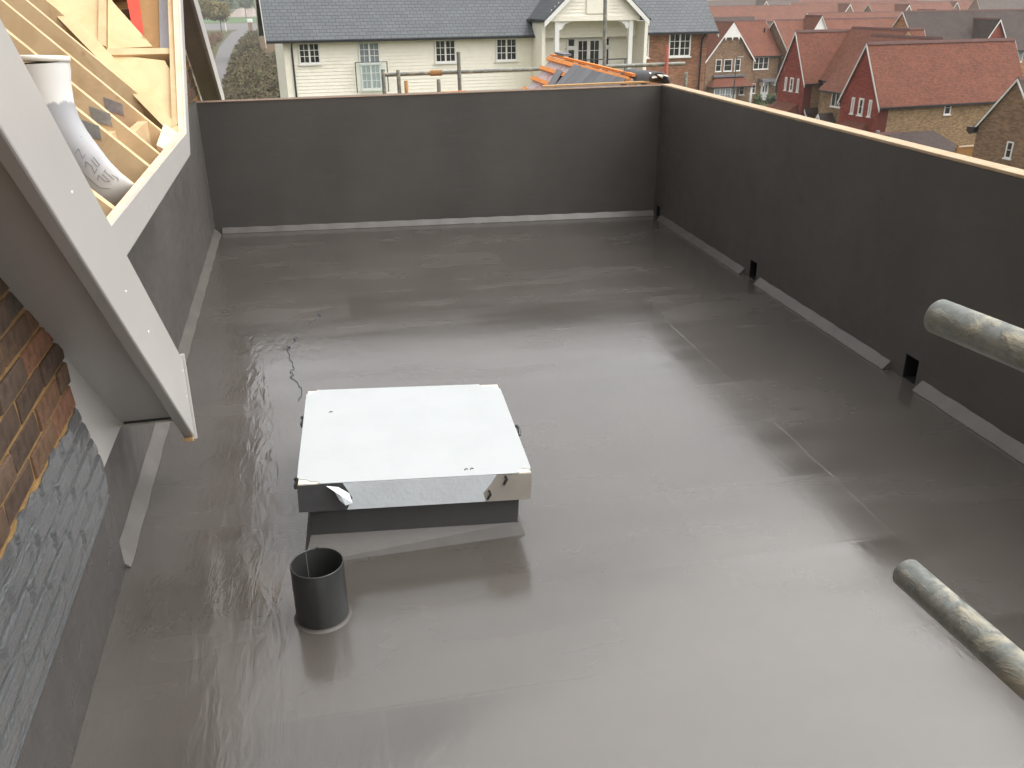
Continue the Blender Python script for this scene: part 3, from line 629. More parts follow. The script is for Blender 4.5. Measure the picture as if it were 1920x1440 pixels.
# timber fillet at the foot of the rafters
s = MB(); s.prism(W3([(1.17, 0.2035, 1.19), (1.67, 0.2035, 1.19), (1.66, 0.15, 1.235), (1.20, 0.17, 1.205)]), (0, 0, -0.02)); s.build('tilting_fillet', 'edge_timber', rf, off=rf.location)

# ------------------------------------------------------------------ white tube with flared tail standing in the opening
pt = thing('pvc_tube', 'white plastic tube with a flared tail standing in the roof opening', 'tube', W(0.4, 0.04, 1.10))
TB = W(0.4, 0.04, 1.10)
def ringp(sec):
    (co, cz), w, t, sk = sec; pts = []
    for k in range(25):
        an = math.pi * 2 * k / 24
        pts.append((math.cos(an) * w, math.sin(an) * t))
    return pts
# sections: centre (o,z), tangent angle (deg, 90 = upright), half width, half thickness along a
secs = [((0.004, 1.578), 92, 0.070, 0.068), ((0.004, 1.545), 92, 0.068, 0.066), ((0.000, 1.515), 92, 0.066, 0.064), ((0.000, 1.46), 90, 0.063, 0.062), ((0.006, 1.40), 97, 0.064, 0.06), ((0.025, 1.345), 108, 0.064, 0.055), ((0.052, 1.29), 118, 0.064, 0.05), ((0.086, 1.235), 124, 0.060, 0.035), ((0.122, 1.19), 128, 0.057, 0.018), ((0.158, 1.150), 130, 0.056, 0.008)]
s = MB(); SEG = 28
for (co, cz), ta, w, t in secs:
    an = R_(ta); px, pz = math.sin(an), -math.cos(an)
    for k in range(SEG):
        th = 2 * math.pi * k / SEG
        s.v.append(tuple(W(0.40 + math.sin(th) * t, co + px * math.cos(th) * w, cz + pz * math.cos(th) * w)))
for i in range(len(secs) - 1):
    for k in range(SEG):
        j = (k + 1) % SEG; s.f.append((i * SEG + k, i * SEG + j, (i + 1) * SEG + j, (i + 1) * SEG + k)); s.uv.append(None); s.mi.append(0)
s.f.append(tuple(range((len(secs) - 1) * SEG, len(secs) * SEG))); s.uv.append(None); s.mi.append(0)
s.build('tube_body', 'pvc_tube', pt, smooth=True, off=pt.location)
s = MB(); s.v = []
for zz, r in ((1.5935, 0.050), (1.596, 0.064), (1.597, 0.070), (1.594, 0.0735), (1.580, 0.0735), (1.5795, 0.071)):
    for k in range(SEG):
        th = 2 * math.pi * k / SEG; s.v.append(tuple(W(0.40 + math.sin(th) * r * 0.97, 0.004 + math.cos(th) * r, zz + 0.006 * math.cos(th + 2) )))
for i in range(5):
    for k in range(SEG):
        j = (k + 1) % SEG; s.f.append((i * SEG + k, i * SEG + j, (i + 1) * SEG + j, (i + 1) * SEG + k)); s.uv.append(None); s.mi.append(0)
s.f.append(tuple(range(SEG))); s.uv.append(None); s.mi.append(0)
s.build('cap', 'pvc_sheet', pt, smooth=True, off=pt.location)
# scribbled marker writing on the tail (camera-side face)
def tailpt(u, v_):   # u across (0..1 left to right), v along (0 top .. 1 bottom) on the near face
    i = 5 + v_ * 3.6; k = min(int(i), len(secs) - 2); f = i - k
    (c0, z0), t0_, w0, th0 = secs[k]; (c1, z1), t1_, w1, th1 = secs[k + 1]
    co, cz, ta, w, t = c0 + (c1 - c0) * f, z0 + (z1 - z0) * f, t0_ + (t1_ - t0_) * f, w0 + (w1 - w0) * f, th0 + (th1 - th0) * f
    an = R_(ta); x = (u * 2 - 1) * 0.85; return W(0.40 - t * math.sqrt(max(0, 1 - x * x)) - 0.0012, co + math.sin(an) * x * w, cz - math.cos(an) * x * w)
ink = MB()
strokes = [[(.35, .05), (.95, .02)], [(.35, .05), (.30, .5), (.28, .75)], [(.55, .2), (.7, .16), (.62, .3), (.75, .28)], [(.5, .42), (.62, .36), (.66, .45), (.55, .55), (.72, .52)], [(.78, .38), (.76, .5), (.85, .5), (.86, .36)], [(.45, .65), (.6, .6), (.58, .72), (.66, .78)], [(.70, .62), (.69, .78)], [(.76, .62), (.88, .60)], [(.82, .61), (.81, .8)], [(.28, .75), (.5, .86)], [(.88, .72), (.93, .82), (.86, .86)]]
for st in strokes: ink.path([tailpt(*q) for q in st], 0.0007, 5)
ink.build('marker_writing', 'ink', pt, off=pt.location)

# ------------------------------------------------------------------ rooflight
rl = thing('rooflight', 'square rooflight with white protective film and taped corners on the roof deck', 'rooflight', (0.168, 2.95, 0.0))
rl.rotation_euler = (R_(0.0), R_(2.5), R_(-1.6))
s = MB(); hw, hd = 0.36, 0.345
s.box(-hw, hw, -hd, hd, -0.04, 0.165); up_ = s.build('upstand', 'upstand_grey', rl, bevel=0.004)
s = MB()   # sloped skirt
b0, b1 = 0.012, 0.075
ring0 = [(-hw - 0.001, -hd - 0.001), (hw + 0.001, -hd - 0.001), (hw + 0.001, hd + 0.001), (-hw - 0.001, hd + 0.001)]; ring1 = [(-hw - .025, -hd - b1), (hw + .05, -hd - b1 + .02), (hw + .05, hd + b1), (-hw - .025, hd + b1)]
for i in range(4):
    j = (i + 1) % 4; s.face([(*ring1[i], -0.03 if ring1[i][0] > 0 else -0.012), (*ring1[j], -0.03 if ring1[j][0] > 0 else -0.012), (*ring0[j], 0.055), (*ring0[i], 0.055)])
s.build('skirt_fillet', 'grp_skirt', rl)
lw_, ld_ = 0.392, 0.38
s = MB(); s.box(-lw_, lw_, -ld_, ld_, 0.168, 0.272); s.build('lid_frame', 'alu_brown', rl, bevel=0.004)
# film: top sheet with uneven torn corners, and folded sides
rg = random.Random(3)
e = 0.0025; T = 0.2748
def torn(cx, cy, sx, sy, r):  # corner cut replaced by a ragged line
    pts = []
    for t in (0, .2, .4, .6, .8, 1.0):
        x = cx - sx * r * (1 - t); y = cy - sy * r * 0.62 * t
        j = 0.012 * rg.uniform(-1, 1) if 0 < t < 1 else 0
        pts.append((x + j * sx, y + j * sy))
    return pts
poly = []
poly += torn(-lw_ - e, -ld_ - e, -1, -1, 0.075)[::-1]
poly += torn(lw_ + e, -ld_ - e, 1, -1, 0.06)
poly += torn(lw_ + e, ld_ + e, 1, 1, 0.085)[::-1]
poly += torn(-lw_ - e, ld_ + e, -1, 1, 0.06)
s = MB(); s.prism([(x, y, T) for x, y in poly], (0, 0, 0.0012)); s.build('film_sheet', 'film', rl)
def filmside(pts, n): 
    s = MB(); s.prism(pts, n); s.build('film_flap', 'film_white', rl)
for x0, x1, mt in ((-lw_ - .001, -0.20, 'dark_plastic_lid'), (0.2, lw_ + .001, 'beige_lid')):
    MB().box(x0, x1, -ld_ - .0016, -ld_ - .0002, 0.169, 0.2715).build('lid_corner', mt, rl)
filmside([(-0.245, -ld_ - e - 0.0002, 0.2735), (0.27, -ld_ - e - 0.0002, 0.2735), (0.248, -ld_ - e - 0.0002, 0.235), (0.225, -ld_ - e - 0.0002, 0.205), (0.235, -ld_ - e - 0.0002, 0.175), (0.23, -ld_ - e - 0.0002, 0.171), (-0.235, -ld_ - e - 0.0002, 0.171), (-0.215, -ld_ - e - 0.0002, 0.215)], (0, -0.0012, 0))
filmside([(-lw_ - e, 0.30, 0.2735), (-lw_ - e, -0.29, 0.2735), (-lw_ - e, -0.27, 0.19), (-lw_ - e, 0.28, 0.18)], (-0.0012, 0, 0))
filmside([(lw_ + e, 0.27, 0.2735), (lw_ + e, -0.30, 0.2735), (lw_ + e, -0.28, 0.18), (lw_ + e, 0.25, 0.19)], (0.0012, 0, 0))
# pale glass corners showing where the film is torn
for sx, sy in ((-1, -1), (1, -1), (1, 1), (-1, 1)):
    s = MB(); x0, x1 = sorted((sx * (lw_ - 0.10), sx * (lw_ - 0.003))); y0, y1 = sorted((sy * (ld_ - 0.075), sy * (ld_ - 0.003))); s.box(x0, x1, y0, y1, 0.2722, 0.2738); s.build('frame_corner', 'pale_frame', rl)
# crumpled film scrap hanging at the near left corner, dark scraps of sealant
s = MB(); pts = [Vector((-0.30, -ld_ - 0.006, 0.268)), Vector((-0.275, -ld_ - 0.016, 0.255)), Vector((-0.258, -ld_ - 0.030, 0.225)), Vector((-0.238, -ld_ - 0.033, 0.205)), Vector((-0.215, -ld_ - 0.026, 0.208)), Vector((-0.225, -ld_ - 0.012, 0.238)), Vector((-0.26, -ld_ - 0.008, 0.262))]
cen = sum(pts, Vector()) / len(pts) + Vector((0, -0.014, 0.006))
for i in range(len(pts)): s.face([pts[i], pts[(i + 1) % len(pts)], cen])
s.build('film_scrap', 'film_white', rl)
for (x, y, z), l in (((-lw_ - 0.012, 0.22, 0.25), 0.07), ((-lw_ - 0.010, -0.27, 0.25), 0.05), ((lw_ + 0.012, 0.20, 0.225), 0.03), ((0.245, -ld_ - 0.006, 0.20), 0.0), ((0.30, -ld_ - 0.006, 0.255), 0.0)):
    s = MB(); k = 6; prev = None; pts = []
    if l: pts = [(x + 0.004 * math.sin(i * 2.1), y - l * i / k, z - 0.05 * abs(i / k - .5)) for i in range(k + 1)]
    else: pts = [(x, y, z + 0.015), (x + 0.006, y - .002, z), (x - 0.004, y, z - 0.02)]
    s.path(pts, 0.006 if l else 0.004, 6); s.build('sealant_scrap', 'dark_plastic', rl)
s = MB(); pts = []
for i in range(11):
    an = math.pi * 1.3 * i / 10 - 0.5; pts.append((lw_ + 0.008 + 0.022 * math.cos(an), 0.02 + 0.03 * math.sin(an), 0.23 + 0.012 * math.sin(an * 2)))
s.path(pts, 0.0065, 7); s.build('cord_loop', 'dark_plastic', rl)
for x, y in ((0.165, -0.345), (0.185, -0.343), (-0.30, 0.16)):
    s = MB(); s.path([(x, y, 0.2768), (x + .004, y + .010, 0.2768), (x + .012, y + .006, 0.2768)], 0.0018, 5); s.build('smudge', 'dark_plastic', rl)

# ------------------------------------------------------------------ soil pipe stub
pp = thing('pipe_stub', 'short dark grey open pipe standing in front of the rooflight', 'pipe', (-0.166, 2.262, 0.0))
def lathe(prof, seg=56):
    s = MB()
    for r, z in prof:
        for k in range(seg):
            th = 2 * math.pi * k / seg; s.v.append((r * math.cos(th), r * math.sin(th), z))
    for i in range(len(prof) - 1):
        for k in range(seg):
            j = (k + 1) % seg; s.f.append((i * seg + k, i * seg + j, (i + 1) * seg + j, (i + 1) * seg + k)); s.uv.append(None); s.mi.append(0)
    return s
lathe([(0.0795, 0.0), (0.0795, 0.196), (0.0785, 0.1985), (0.0762, 0.1985), (0.0752, 0.196), (0.0752, 0.004)]).build('pipe_wall', 'pipe_grey', pp, smooth=True)
lathe([(0.076, 0.005), (0.001, 0.0052)]).build('pipe_bottom', 'scupper_black', pp)
lathe([(0.0885, 0.0012), (0.084, 0.003), (0.081, 0.006), (0.0796, 0.010)]).build('resin_collar', 'grp_wall', pp, smooth=True)
s = MB(); s.beam((-0.035, 0.0665, 0.192), (-0.034, 0.0668, 0.02), 0.003, 0.002, (0, -1, 0)); s.build('seam', 'alu_brown', pp)
s = MB(); s.box(-0.004, 0.004, 0.0745, 0.0802, 0.1975, 0.2); s.build('rim_notch', 'scupper_black', pp)

# ------------------------------------------------------------------ blue threads lying on the deck
def thread(label, pts, r=0.0015):
    s = MB(); P = []
    for i in range(len(pts) - 1):
        for k in range(5):
            t = k / 5; a = Vector((*pts[i], 0.004)); b_ = Vector((*pts[i + 1], 0.004)); q = a.lerp(b_, t); P.append(q + Vector((random.uniform(-.006, .006), random.uniform(-.006, .006), 0)))
    P.append(Vector((*pts[-1], 0.004))); s.path(P, r, 5); tag(s.build('thread', 'blue_thread'), label, 'thread', 'loose threads on the deck')
thread('frayed blue thread lying farther back on the deck', [(-0.185, 5.16), (-0.20, 5.13), (-0.175, 5.12), (-0.195, 5.10), (-0.225, 5.03), (-0.262, 4.945)])
thread('long dark blue thread trailing towards the back left of the rooflight', [(-0.365, 4.64), (-0.345, 4.63), (-0.355, 4.60), (-0.335, 4.435), (-0.315, 4.319), (-0.335, 4.26), (-0.31, 4.23), (-0.325, 4.20), (-0.285, 4.103), (-0.265, 4.0), (-0.28, 3.897)])
thread('short brown-blue scrap of thread between the two longer threads', [(-0.30, 4.77), (-0.33, 4.75), (-0.315, 4.72), (-0.335, 4.69)], 0.0012)

# ------------------------------------------------------------------ scaffold tubes at the right edge
def stube(label, p0, p1, r=0.0242, group=None, name='scaffold_tube', cap=True):
    p0 = Vector(p0); p1 = Vector(p1); d_ = (p1 - p0).normalized()
    t = thing(name, label, 'scaffold tube', p0, 0, group); s = MB()
    prof = [(r - 0.0035, 0.03), (r - 0.0035, 0.001), (r - 0.0025, 0.0), (r - 0.001, 0.0), (r, 0.002), (r, (p1 - p0).length)]
    s = lathe(prof, 40); q = Vector((0, 0, 1)).rotation_difference(d_).to_matrix(); s.v = [tuple(q @ Vector(v)) for v in s.v]
    s.build('tube_wall', 'scaffold', t, smooth=True)
    s = MB(); s.tube(d_ * 0.012, d_ * 0.03, r - 0.0036, seg=30); s.build('end_plug', 'rust', t)
    return t
d1 = (Vector((0.815, 0.85, 1.344)) - Vector((0.79, 1.001, 1.344))).normalized(); p = Vector((0.79, 1.001, 1.344))
stube('upper galvanised scaffold tube, mortar splashed, poking in at the right', p, p + d1 * 2.2, group='scaffold tubes at the right edge')
d2 = (Vector((0.83, 0.75, 0.926)) - Vector((0.814, 0.986, 0.926))).normalized(); p = Vector((0.812, 0.986, 0.926))
stube('lower galvanised scaffold tube, mortar stained, at the bottom right', p, p + d2 * 2.2, group='scaffold tubes at the right edge')

# ------------------------------------------------------------------ small roof being slated beyond the far parapet
sr = thing('slated_roof', 'half slated small roof with orange battens beyond the far parapet', 'roof', (2.5, 9.0, 0.0))
SP = math.atan2(0.30, 0.27)                        # pitch of the visible left slope
def S(dn, y, lift=0.0):                            # dn = distance down the slope from the ridge at x=2.52,z=1.12
    return Vector((2.52 - dn * math.cos(SP) - lift * math.sin(SP), y, 1.105 - dn * math.sin(SP) + lift * math.cos(SP)))
def slab(dn0, dn1, y0, y1, l0, l1, name, mat, parent=sr, sh0=0.0, sh1=0.0):
    s = MB(); s.hexa([S(dn0, y0 + sh0, l0), S(dn1, y0 + sh1, l0), S(dn1, y1 + sh1, l0), S(dn0, y1 + sh0, l0), S(dn0, y0 + sh0, l1), S(dn1, y0 + sh1, l1), S(dn1, y1 + sh1, l1), S(dn0, y1 + sh0, l1)])
    return s.build(name, mat, parent, off=sr.location)
slab(0.0, 1.2, 7.50, 10.42, -0.014, -0.002, 'underlay', 'underlay')
s = MB(); s.prism([(2.535, 7.5, 1.09), (3.4, 7.5, 0.1), (1.7, 7.5, 0.1)], (0, 2.90, 0)); s.build('rafters_core', 'pine_dark', sr, off=sr.location)
for dn, y1 in ((0.005, 10.5), (0.135, 10.48), (0.285, 10.5), (0.44, 10.5), (0.6, 10.47)):
    slab(dn, dn + 0.045, 7.52, y1, 0.0, 0.026, 'batten', 'orange_batten')
s = MB(); s.beam((2.54, 7.52, 1.142), (2.54, 10.50, 1.142), 0.032, 0.024); s.build('ridge_batten', 'orange_batten', sr, off=sr.location)
# slates: courses overlap down the slope
rg = random.Random(5)
for c, (dn, ystart) in enumerate(((0.03, 9.10), (0.165, 9.0), (0.315, 9.08), (0.47, 8.95))):
    y = 7.52 + (0.085 if c % 2 else 0.0)
    while y < ystart:
        j = rg.uniform(-.006, .006)
        slab(dn + j, dn + 0.30 + j, y, y + 0.246, 0.030 + 0.0, 0.0365, 'slate', 'slate_near') if False else None
        s = MB(); l0, l1 = 0.027, 0.042
        s.hexa([S(dn + j, y, l0), S(dn + .30 + j, y, l1), S(dn + .30 + j, y + .246, l1), S(dn + j, y + .246, l0), S(dn + j, y, l0 + .007), S(dn + .30 + j, y, l1 + .007), S(dn + .30 + j, y + .246, l1 + .007), S(dn + j, y + .246, l0 + .007)])
        s.build('slate', 'slate_near', sr, off=sr.location); y += 0.2505
sl = MB(); sl.hexa([S(.13, 9.45, .032), S(.37, 9.30, .032), S(.37, 9.55, .032), S(.13, 9.70, .032), S(.13, 9.45, .039), S(.37, 9.30, .039), S(.37, 9.55, .039), S(.13, 9.70, .039)])
tag(sl.build('loose_slate', 'slate_near'), 'single grey slate lying apart on the bare battens', 'slate')
sl = MB(); sl.hexa([(2.54, 9.95, 1.146), (2.64, 9.99, 1.146), (2.62, 10.3, 1.152), (2.52, 10.27, 1.152), (2.54, 9.95, 1.168), (2.64, 9.99, 1.168), (2.62, 10.3, 1.174), (2.52, 10.27, 1.174)])
tag(sl.build('ridge_slate', 'slate_near'), 'small dark tile left on the ridge batten', 'tile')
# half-round ridge tile at the near end
rt = MB(); n = 14; r0, r1 = 0.115, 0.098; cx, cz = 2.70, 1.055; ya, yb = 7.36, 7.80; dx = 0.10
for i in range(n + 1):
    th = math.pi * (0.02 + 0.96 * i / n)
    for yy, sh in ((ya, 0), (yb, -dx)):
        for r in (r0, r1): rt.v.append((cx + sh + math.cos(th) * r, yy, cz + math.sin(th) * r * 0.95))
for i in range(n):
    a = i * 4; b_ = a + 4
    for f in ((a, b_, b_ + 2, a + 2), (a + 1, a + 3, b_ + 3, b_ + 1), (a, a + 1, b_ + 1, b_), (a + 2, b_ + 2, b_ + 3, a + 3)): rt.f.append(f); rt.uv.append(None); rt.mi.append(0)
for a in (0, n * 4): rt.f.append((a, a + 2, a + 3, a + 1)); rt.uv.append(None); rt.mi.append(0)
tag(rt.build('ridge_tile', 'ridge_dark', smooth=True), 'dark half round ridge tile resting at the parapet corner', 'tile')
tm = thing('torn_membrane', 'torn scraps of pale membrane at the parapet corner', 'scraps', (2.72, 7.30, 1.10)); rg = random.Random(11)
for k in range(7):
    c = Vector((rg.uniform(-.05, .10), rg.uniform(-.05, .08), 0.012 + rg.uniform(0, .015))); s = MB()
    pts = [c + Vector((rg.uniform(-.035, .035), rg.uniform(-.035, .035), rg.uniform(-.010, .035))) for _ in range(3)]; pts.append(pts[0] + (pts[2] - pts[1]) * .6 + Vector((0, 0, .01)))
    s.face(pts[:3]); s.face([pts[0], pts[2], pts[3]]); s.build('scrap', 'pvc_sheet', tm, fix=False)
lb = MB(); lb.beam((1.72, 7.43, 1.075), (2.62, 7.375, 1.093), 0.06, 0.014); tag(lb.build('lath', 'pine_dark'), 'thin weathered lath lying on the far parapet top', 'lath')
# battens lying behind the parapet
for i, (x0, y0, z0, x1, y1, z1, lab) in enumerate(((0.62, 11.45, 0.64, 1.62, 11.2, 0.70, 'pale orange batten lying low behind the far parapet'), (1.25, 11.0, 0.70, 2.3, 10.9, 0.72, 'thicker orange batten lying just right of the low batten'))):
    b_ = MB(); b_.beam((x0, y0, z0), (x1, y1, z1), 0.06, 0.05 + 0.02 * i); tag(b_.build('roof_batten', 'orange_batten'), lab, 'batten', 'orange battens behind the parapet')
tag(MB().box(0.3, 3.6, 7.6, 12.3, GZ, 0.05).build('lower_building', 'brick_buff'), 'brick wing below the half slated roof', 'building')

# scaffold beyond
r_ = 0.0242
def pole(label, pts, mat='scaffold', name='scaffold_tube', r=r_, group='scaffold beyond the parapet'):
    s = MB(); s.tube(*pts, r, r, 14); return tag(s.build(name, mat, smooth=False), label, 'scaffold tube', group)
pole('long horizontal scaffold rail in front of the cream house', ((0.64, 11.735, 0.866), (4.40, 11.05, 0.961)))
pole('short scaffold post at the left end of the long rail', ((0.66, 11.68, 0.2), (0.655, 11.68, 0.935)))
pole('scaffold post just right of the rail end post', ((0.85, 11.64, 0.2), (0.84, 11.64, 0.925)))
pole('stubby scaffold post below the rail, left of centre', ((0.93, 11.60, 0.2), (0.93, 11.60, 0.80)), 'pine_dark')
pole('thin scaffold stub below the rail, left of the taller post', ((1.335, 11.56, 0.2), (1.335, 11.56, 0.81)))
pole('scaffold post crossing the rail in front of the cream wall', ((1.60, 11.51, 0.2), (1.59, 11.51, 1.13)))
pole('tall scaffold pole rising in front of the porch gable', ((3.40, 11.18, 0.2), (3.35, 11.18, 2.6)))
pole('reddish scaffold post before the brick end of the house', ((4.16, 11.04, 0.4), (4.145, 11.04, 1.18)), 'red_tape')
pole('grey scaffold stub near the parapet corner', ((4.42, 11.03, 0.2), (4.41, 11.03, 0.856)))
s = MB(); c0 = Vector((1.24, 11.626, 0.88)); s.tube(c0, c0 + Vector((0.15, -0.0273, 0.0038)), 0.036, seg=12); tag(s.build('scaffold_coupler', 'rust'), 'rusty coupler sleeve on the long rail', 'coupler')

# ------------------------------------------------------------------ houses: local frame u (along), v (back), z
def quadwall(s, pts, u0=0.0):
    # vertical polygon: uv from horizontal distance and height
    p0 = Vector(pts[0]); hd = None
    for p in pts[1:]:
        d_ = Vector((p[0] - p0.x, p[1] - p0.y, 0))
        if d_.length > 1e-4: hd = d_.normalized(); break
    s.face(pts, [((Vector(p) - p0).dot(hd), p[2]) for p in pts])
def slopeface(s, pts):
    # roof slope: pts[0]->pts[1] is the eave, uv y runs up the slope
    p0 = Vector(pts[0]); ex = (Vector(pts[1]) - p0).normalized(); nrm = ex.cross(Vector(pts[2]) - p0).normalized(); ey = nrm.cross(ex)
    s.face(pts, [((Vector(p) - p0).dot(ex), (Vector(p) - p0).dot(ey)) for p in pts])
def gable(par, u0, u1, v0, v1, z0, ze, zr, axis='u', wall='brick_buff', roof='roof_red', oh=0.25, ov=0.15, barge=(1, 1), gutter=(1, 1), wname='wall', rname='roof', bw=0.22, ends=None):
    """walls + two roof slopes; axis = ridge direction. barge/ends: (low end, high end)"""
    w = MB(); vm = (v0 + v1) / 2; um = (u0 + u1) / 2
    if axis == 'u':
        quadwall(w, [(u0, v0, z0), (u1, v0, z0), (u1, v0, ze), (u0, v0, ze)]); quadwall(w, [(u1, v1, z0), (u0, v1, z0), (u0, v1, ze), (u1, v1, ze)])
        e0 = [(u0, v1, z0), (u0, v0, z0), (u0, v0, ze), (u0, vm, zr), (u0, v1, ze)]; e1 = [(u1, v0, z0), (u1, v1, z0), (u1, v1, ze), (u1, vm, zr), (u1, v0, ze)]
    else:
        quadwall(w, [(u0, v0, z0), (u0, v1, z0), (u0, v1, ze), (u0, v0, ze)][::-1]); quadwall(w, [(u1, v0, z0), (u1, v1, z0), (u1, v1, ze), (u1, v0, ze)])
        e0 = [(u0, v0, z0), (u1, v0, z0), (u1, v0, ze), (um, v0, zr), (u0, v0, ze)]; e1 = [(u1, v1, z0), (u0, v1, z0), (u0, v1, ze), (um, v1, zr), (u1, v1, ze)]
    if ends:
        w.build(wname, wall, par)
        for e, mt in zip((e0, e1), ends):
            w2 = MB(); quadwall(w2, e); w2.build('gable_wall', mt, par)
    else:
        quadwall(w, e0); quadwall(w, e1); w.build(wname, wall, par)
    half = ((v1 - v0) if axis == 'u' else (u1 - u0)) / 2; sl = (zr - ze) / half; th = 0.10
    r = MB()
    def P(a, t, z):            # a along ridge, t across
        return (a, t, z) if axis == 'u' else (t, a, z)
    a0, a1, t0, t1 = (u0, u1, v0, v1) if axis == 'u' else (v0, v1, u0, u1); tm = (t0 + t1) / 2
    A0, A1 = (a0 - ov[0], a1 + ov[1]) if isinstance(ov, tuple) else (a0 - ov, a1 + ov); zr_ = zr + 0.10; zl = ze + 0.10 - oh * sl
    for tt in (t0 - oh, t1 + oh):
        pts = [P(A0, tt, zl), P(A1, tt, zl), P(A1, tm, zr_), P(A0, tm, zr_)]; slopeface(r, pts)
        low = [(p[0], p[1], p[2] - th) for p in pts]; r.face(low[::-1]); r.face([pts[0], pts[1], low[1], low[0]])
        r.face([pts[0], pts[3], low[3], low[0]]); r.face([pts[1], pts[2], low[2], low[1]])
    ro = r.build(rname, roof, par, fix=False)
    rt_ = MB(); rt_.prism([P(A0, tm - 0.14, zr_ - 0.10 * min(sl, 1.3)), P(A0, tm, zr_ + 0.07), P(A0, tm + 0.14, zr_ - 0.10 * min(sl, 1.3))], Vector(P(A1, 0, 0)) - Vector(P(A0, 0, 0)))
    rt_.build('ridge_tiles', {'roof_slate': 'ridge_dark'}.get(roof, 'ridge_brown'), ro)
    for k, A in enumerate((A0, A1)):
        if not barge[k]: continue
        sg = -1 if k == 0 else 1
        for tt in (t0 - oh, t1 + oh):
            b_ = MB(); poly = [P(A, tt, zl - th), P(A, tm, zr_ - th * 0.4), P(A, tm, zr_ - bw), P(A, tt, zl - th - bw)]
            b_.prism(poly, Vector(P(sg * 0.04, 0, 0))); b_.build('barge_board', 'white_paint', par)
    for k, tt in enumerate((t0 - oh, t1 + oh)):
        if not gutter[k]: continue
        g_ = MB(); sg = -1 if k == 0 else 1
        pa, pb = Vector(P(A0, tt + sg * 0.05, zl - 0.09)), Vector(P(A1, tt + sg * 0.05, zl - 0.09)); g_.beam(pa + Vector((0, 0, .07)), pb + Vector((0, 0, .07)), 0.11, 0.11); g_.build('gutter', 'gutter_black', par)
    return ro
simple('ridge_brown', (0.085, 0.034, 0.027), 0.8, 0.2, 2, 0)
def window(par, face, c, z, w, h, cols=2, rows=3, sash=2, glass='glass', frame='white_paint', off=0.0, fr=0.07, name='window'):
    """face: ('f', v) front facing -v at position u=c, ('l', u) facing -u at position v=c"""
    k, pos = face
    def Q(a, d_, zz): return (a, pos - d_ - off, zz) if k == 'f' else (pos - d_ - off, a, zz)
    def bx(s, a0, a1, d0, d1, z0, z1): s.hexa([Q(a0, d0, z0), Q(a1, d0, z0), Q(a1, d1, z0), Q(a0, d1, z0), Q(a0, d0, z1), Q(a1, d0, z1), Q(a1, d1, z1), Q(a0, d1, z1)])
    a0, a1, z0, z1 = c - w / 2, c + w / 2, z - h / 2, z + h / 2
    s = MB(); bx(s, a0, a0 + fr, .002, .05, z0, z1); bx(s, a1 - fr, a1, .002, .05, z0, z1); bx(s, a0 + fr, a1 - fr, .002, .05, z0, z0 + fr); bx(s, a0 + fr, a1 - fr, .002, .05, z1 - fr, z1)
    sw = (w - 2 * fr) / sash
    for i in range(1, sash): bx(s, a0 + fr + sw * i - fr * .6, a0 + fr + sw * i + fr * .6, .003, .048, z0 + fr, z1 - fr)
    wo_ = s.build(name, frame, par)
    for i in range(sash):
        p0 = a0 + fr + sw * i; s = MB(); bx(s, p0, p0 + sw, .004, .018, z0 + fr * .5, z1 - fr * .5); s.build('pane', glass, wo_)
    s = MB(); g_ = 0.028
    for i in range(sash):
        p0 = a0 + fr + sw * i + (fr * .6 if i else 0); p1 = a0 + fr + sw * (i + 1) - (fr * .6 if i < sash - 1 else 0)
        for j in range(1, cols): x = p0 + (p1 - p0) * j / cols; bx(s, x - g_ / 2, x + g_ / 2, .019, .032, z0 + fr, z1 - fr)
        for j in range(1, rows): zz = z0 + fr + (h - 2 * fr) * j / rows; bx(s, p0, p1, .019, .031, zz - g_ / 2, zz + g_ / 2)
    if s.v: s.build('glazing_bars', frame, wo_)
    s = MB(); bx(s, a0 - .06, a1 + .06, .002, .10, z0 - .07, z0 - .001); s.build('sill', frame, wo_)
    return wo_
def boardwall(par, k, pos, a0, a1, z0, z1, mat='weatherboard_cream', pitch=0.16, top=None):
    """lapped boards; top(a) optional sloping upper limit given as function of z -> (a0,a1)"""
    s = MB(); z = z0
    while z < z1:
        zz = min(z + pitch, z1); x0, x1 = (a0, a1)
        if top: x0, x1 = top(z + 0.0)
        if x1 - x0 < 0.05: break
        def Q(a, d_, q): return (a, pos - d_, q) if k == 'f' else (pos - d_, a, q)
        s.face([Q(x0, .034, z), Q(x1, .034, z), Q(x1, .012, zz), Q(x0, .012, zz)]); s.face([Q(x0, .012, z), Q(x1, .012, z), Q(x1, .034, z), Q(x0, .034, z)])
        z += pitch
    o = s.build('weatherboards', mat, par, fix=False); o['kind'] = 'stuff'; return o
def block(par, name, mat, *a): return MB().box(*a).build(name, mat, par)

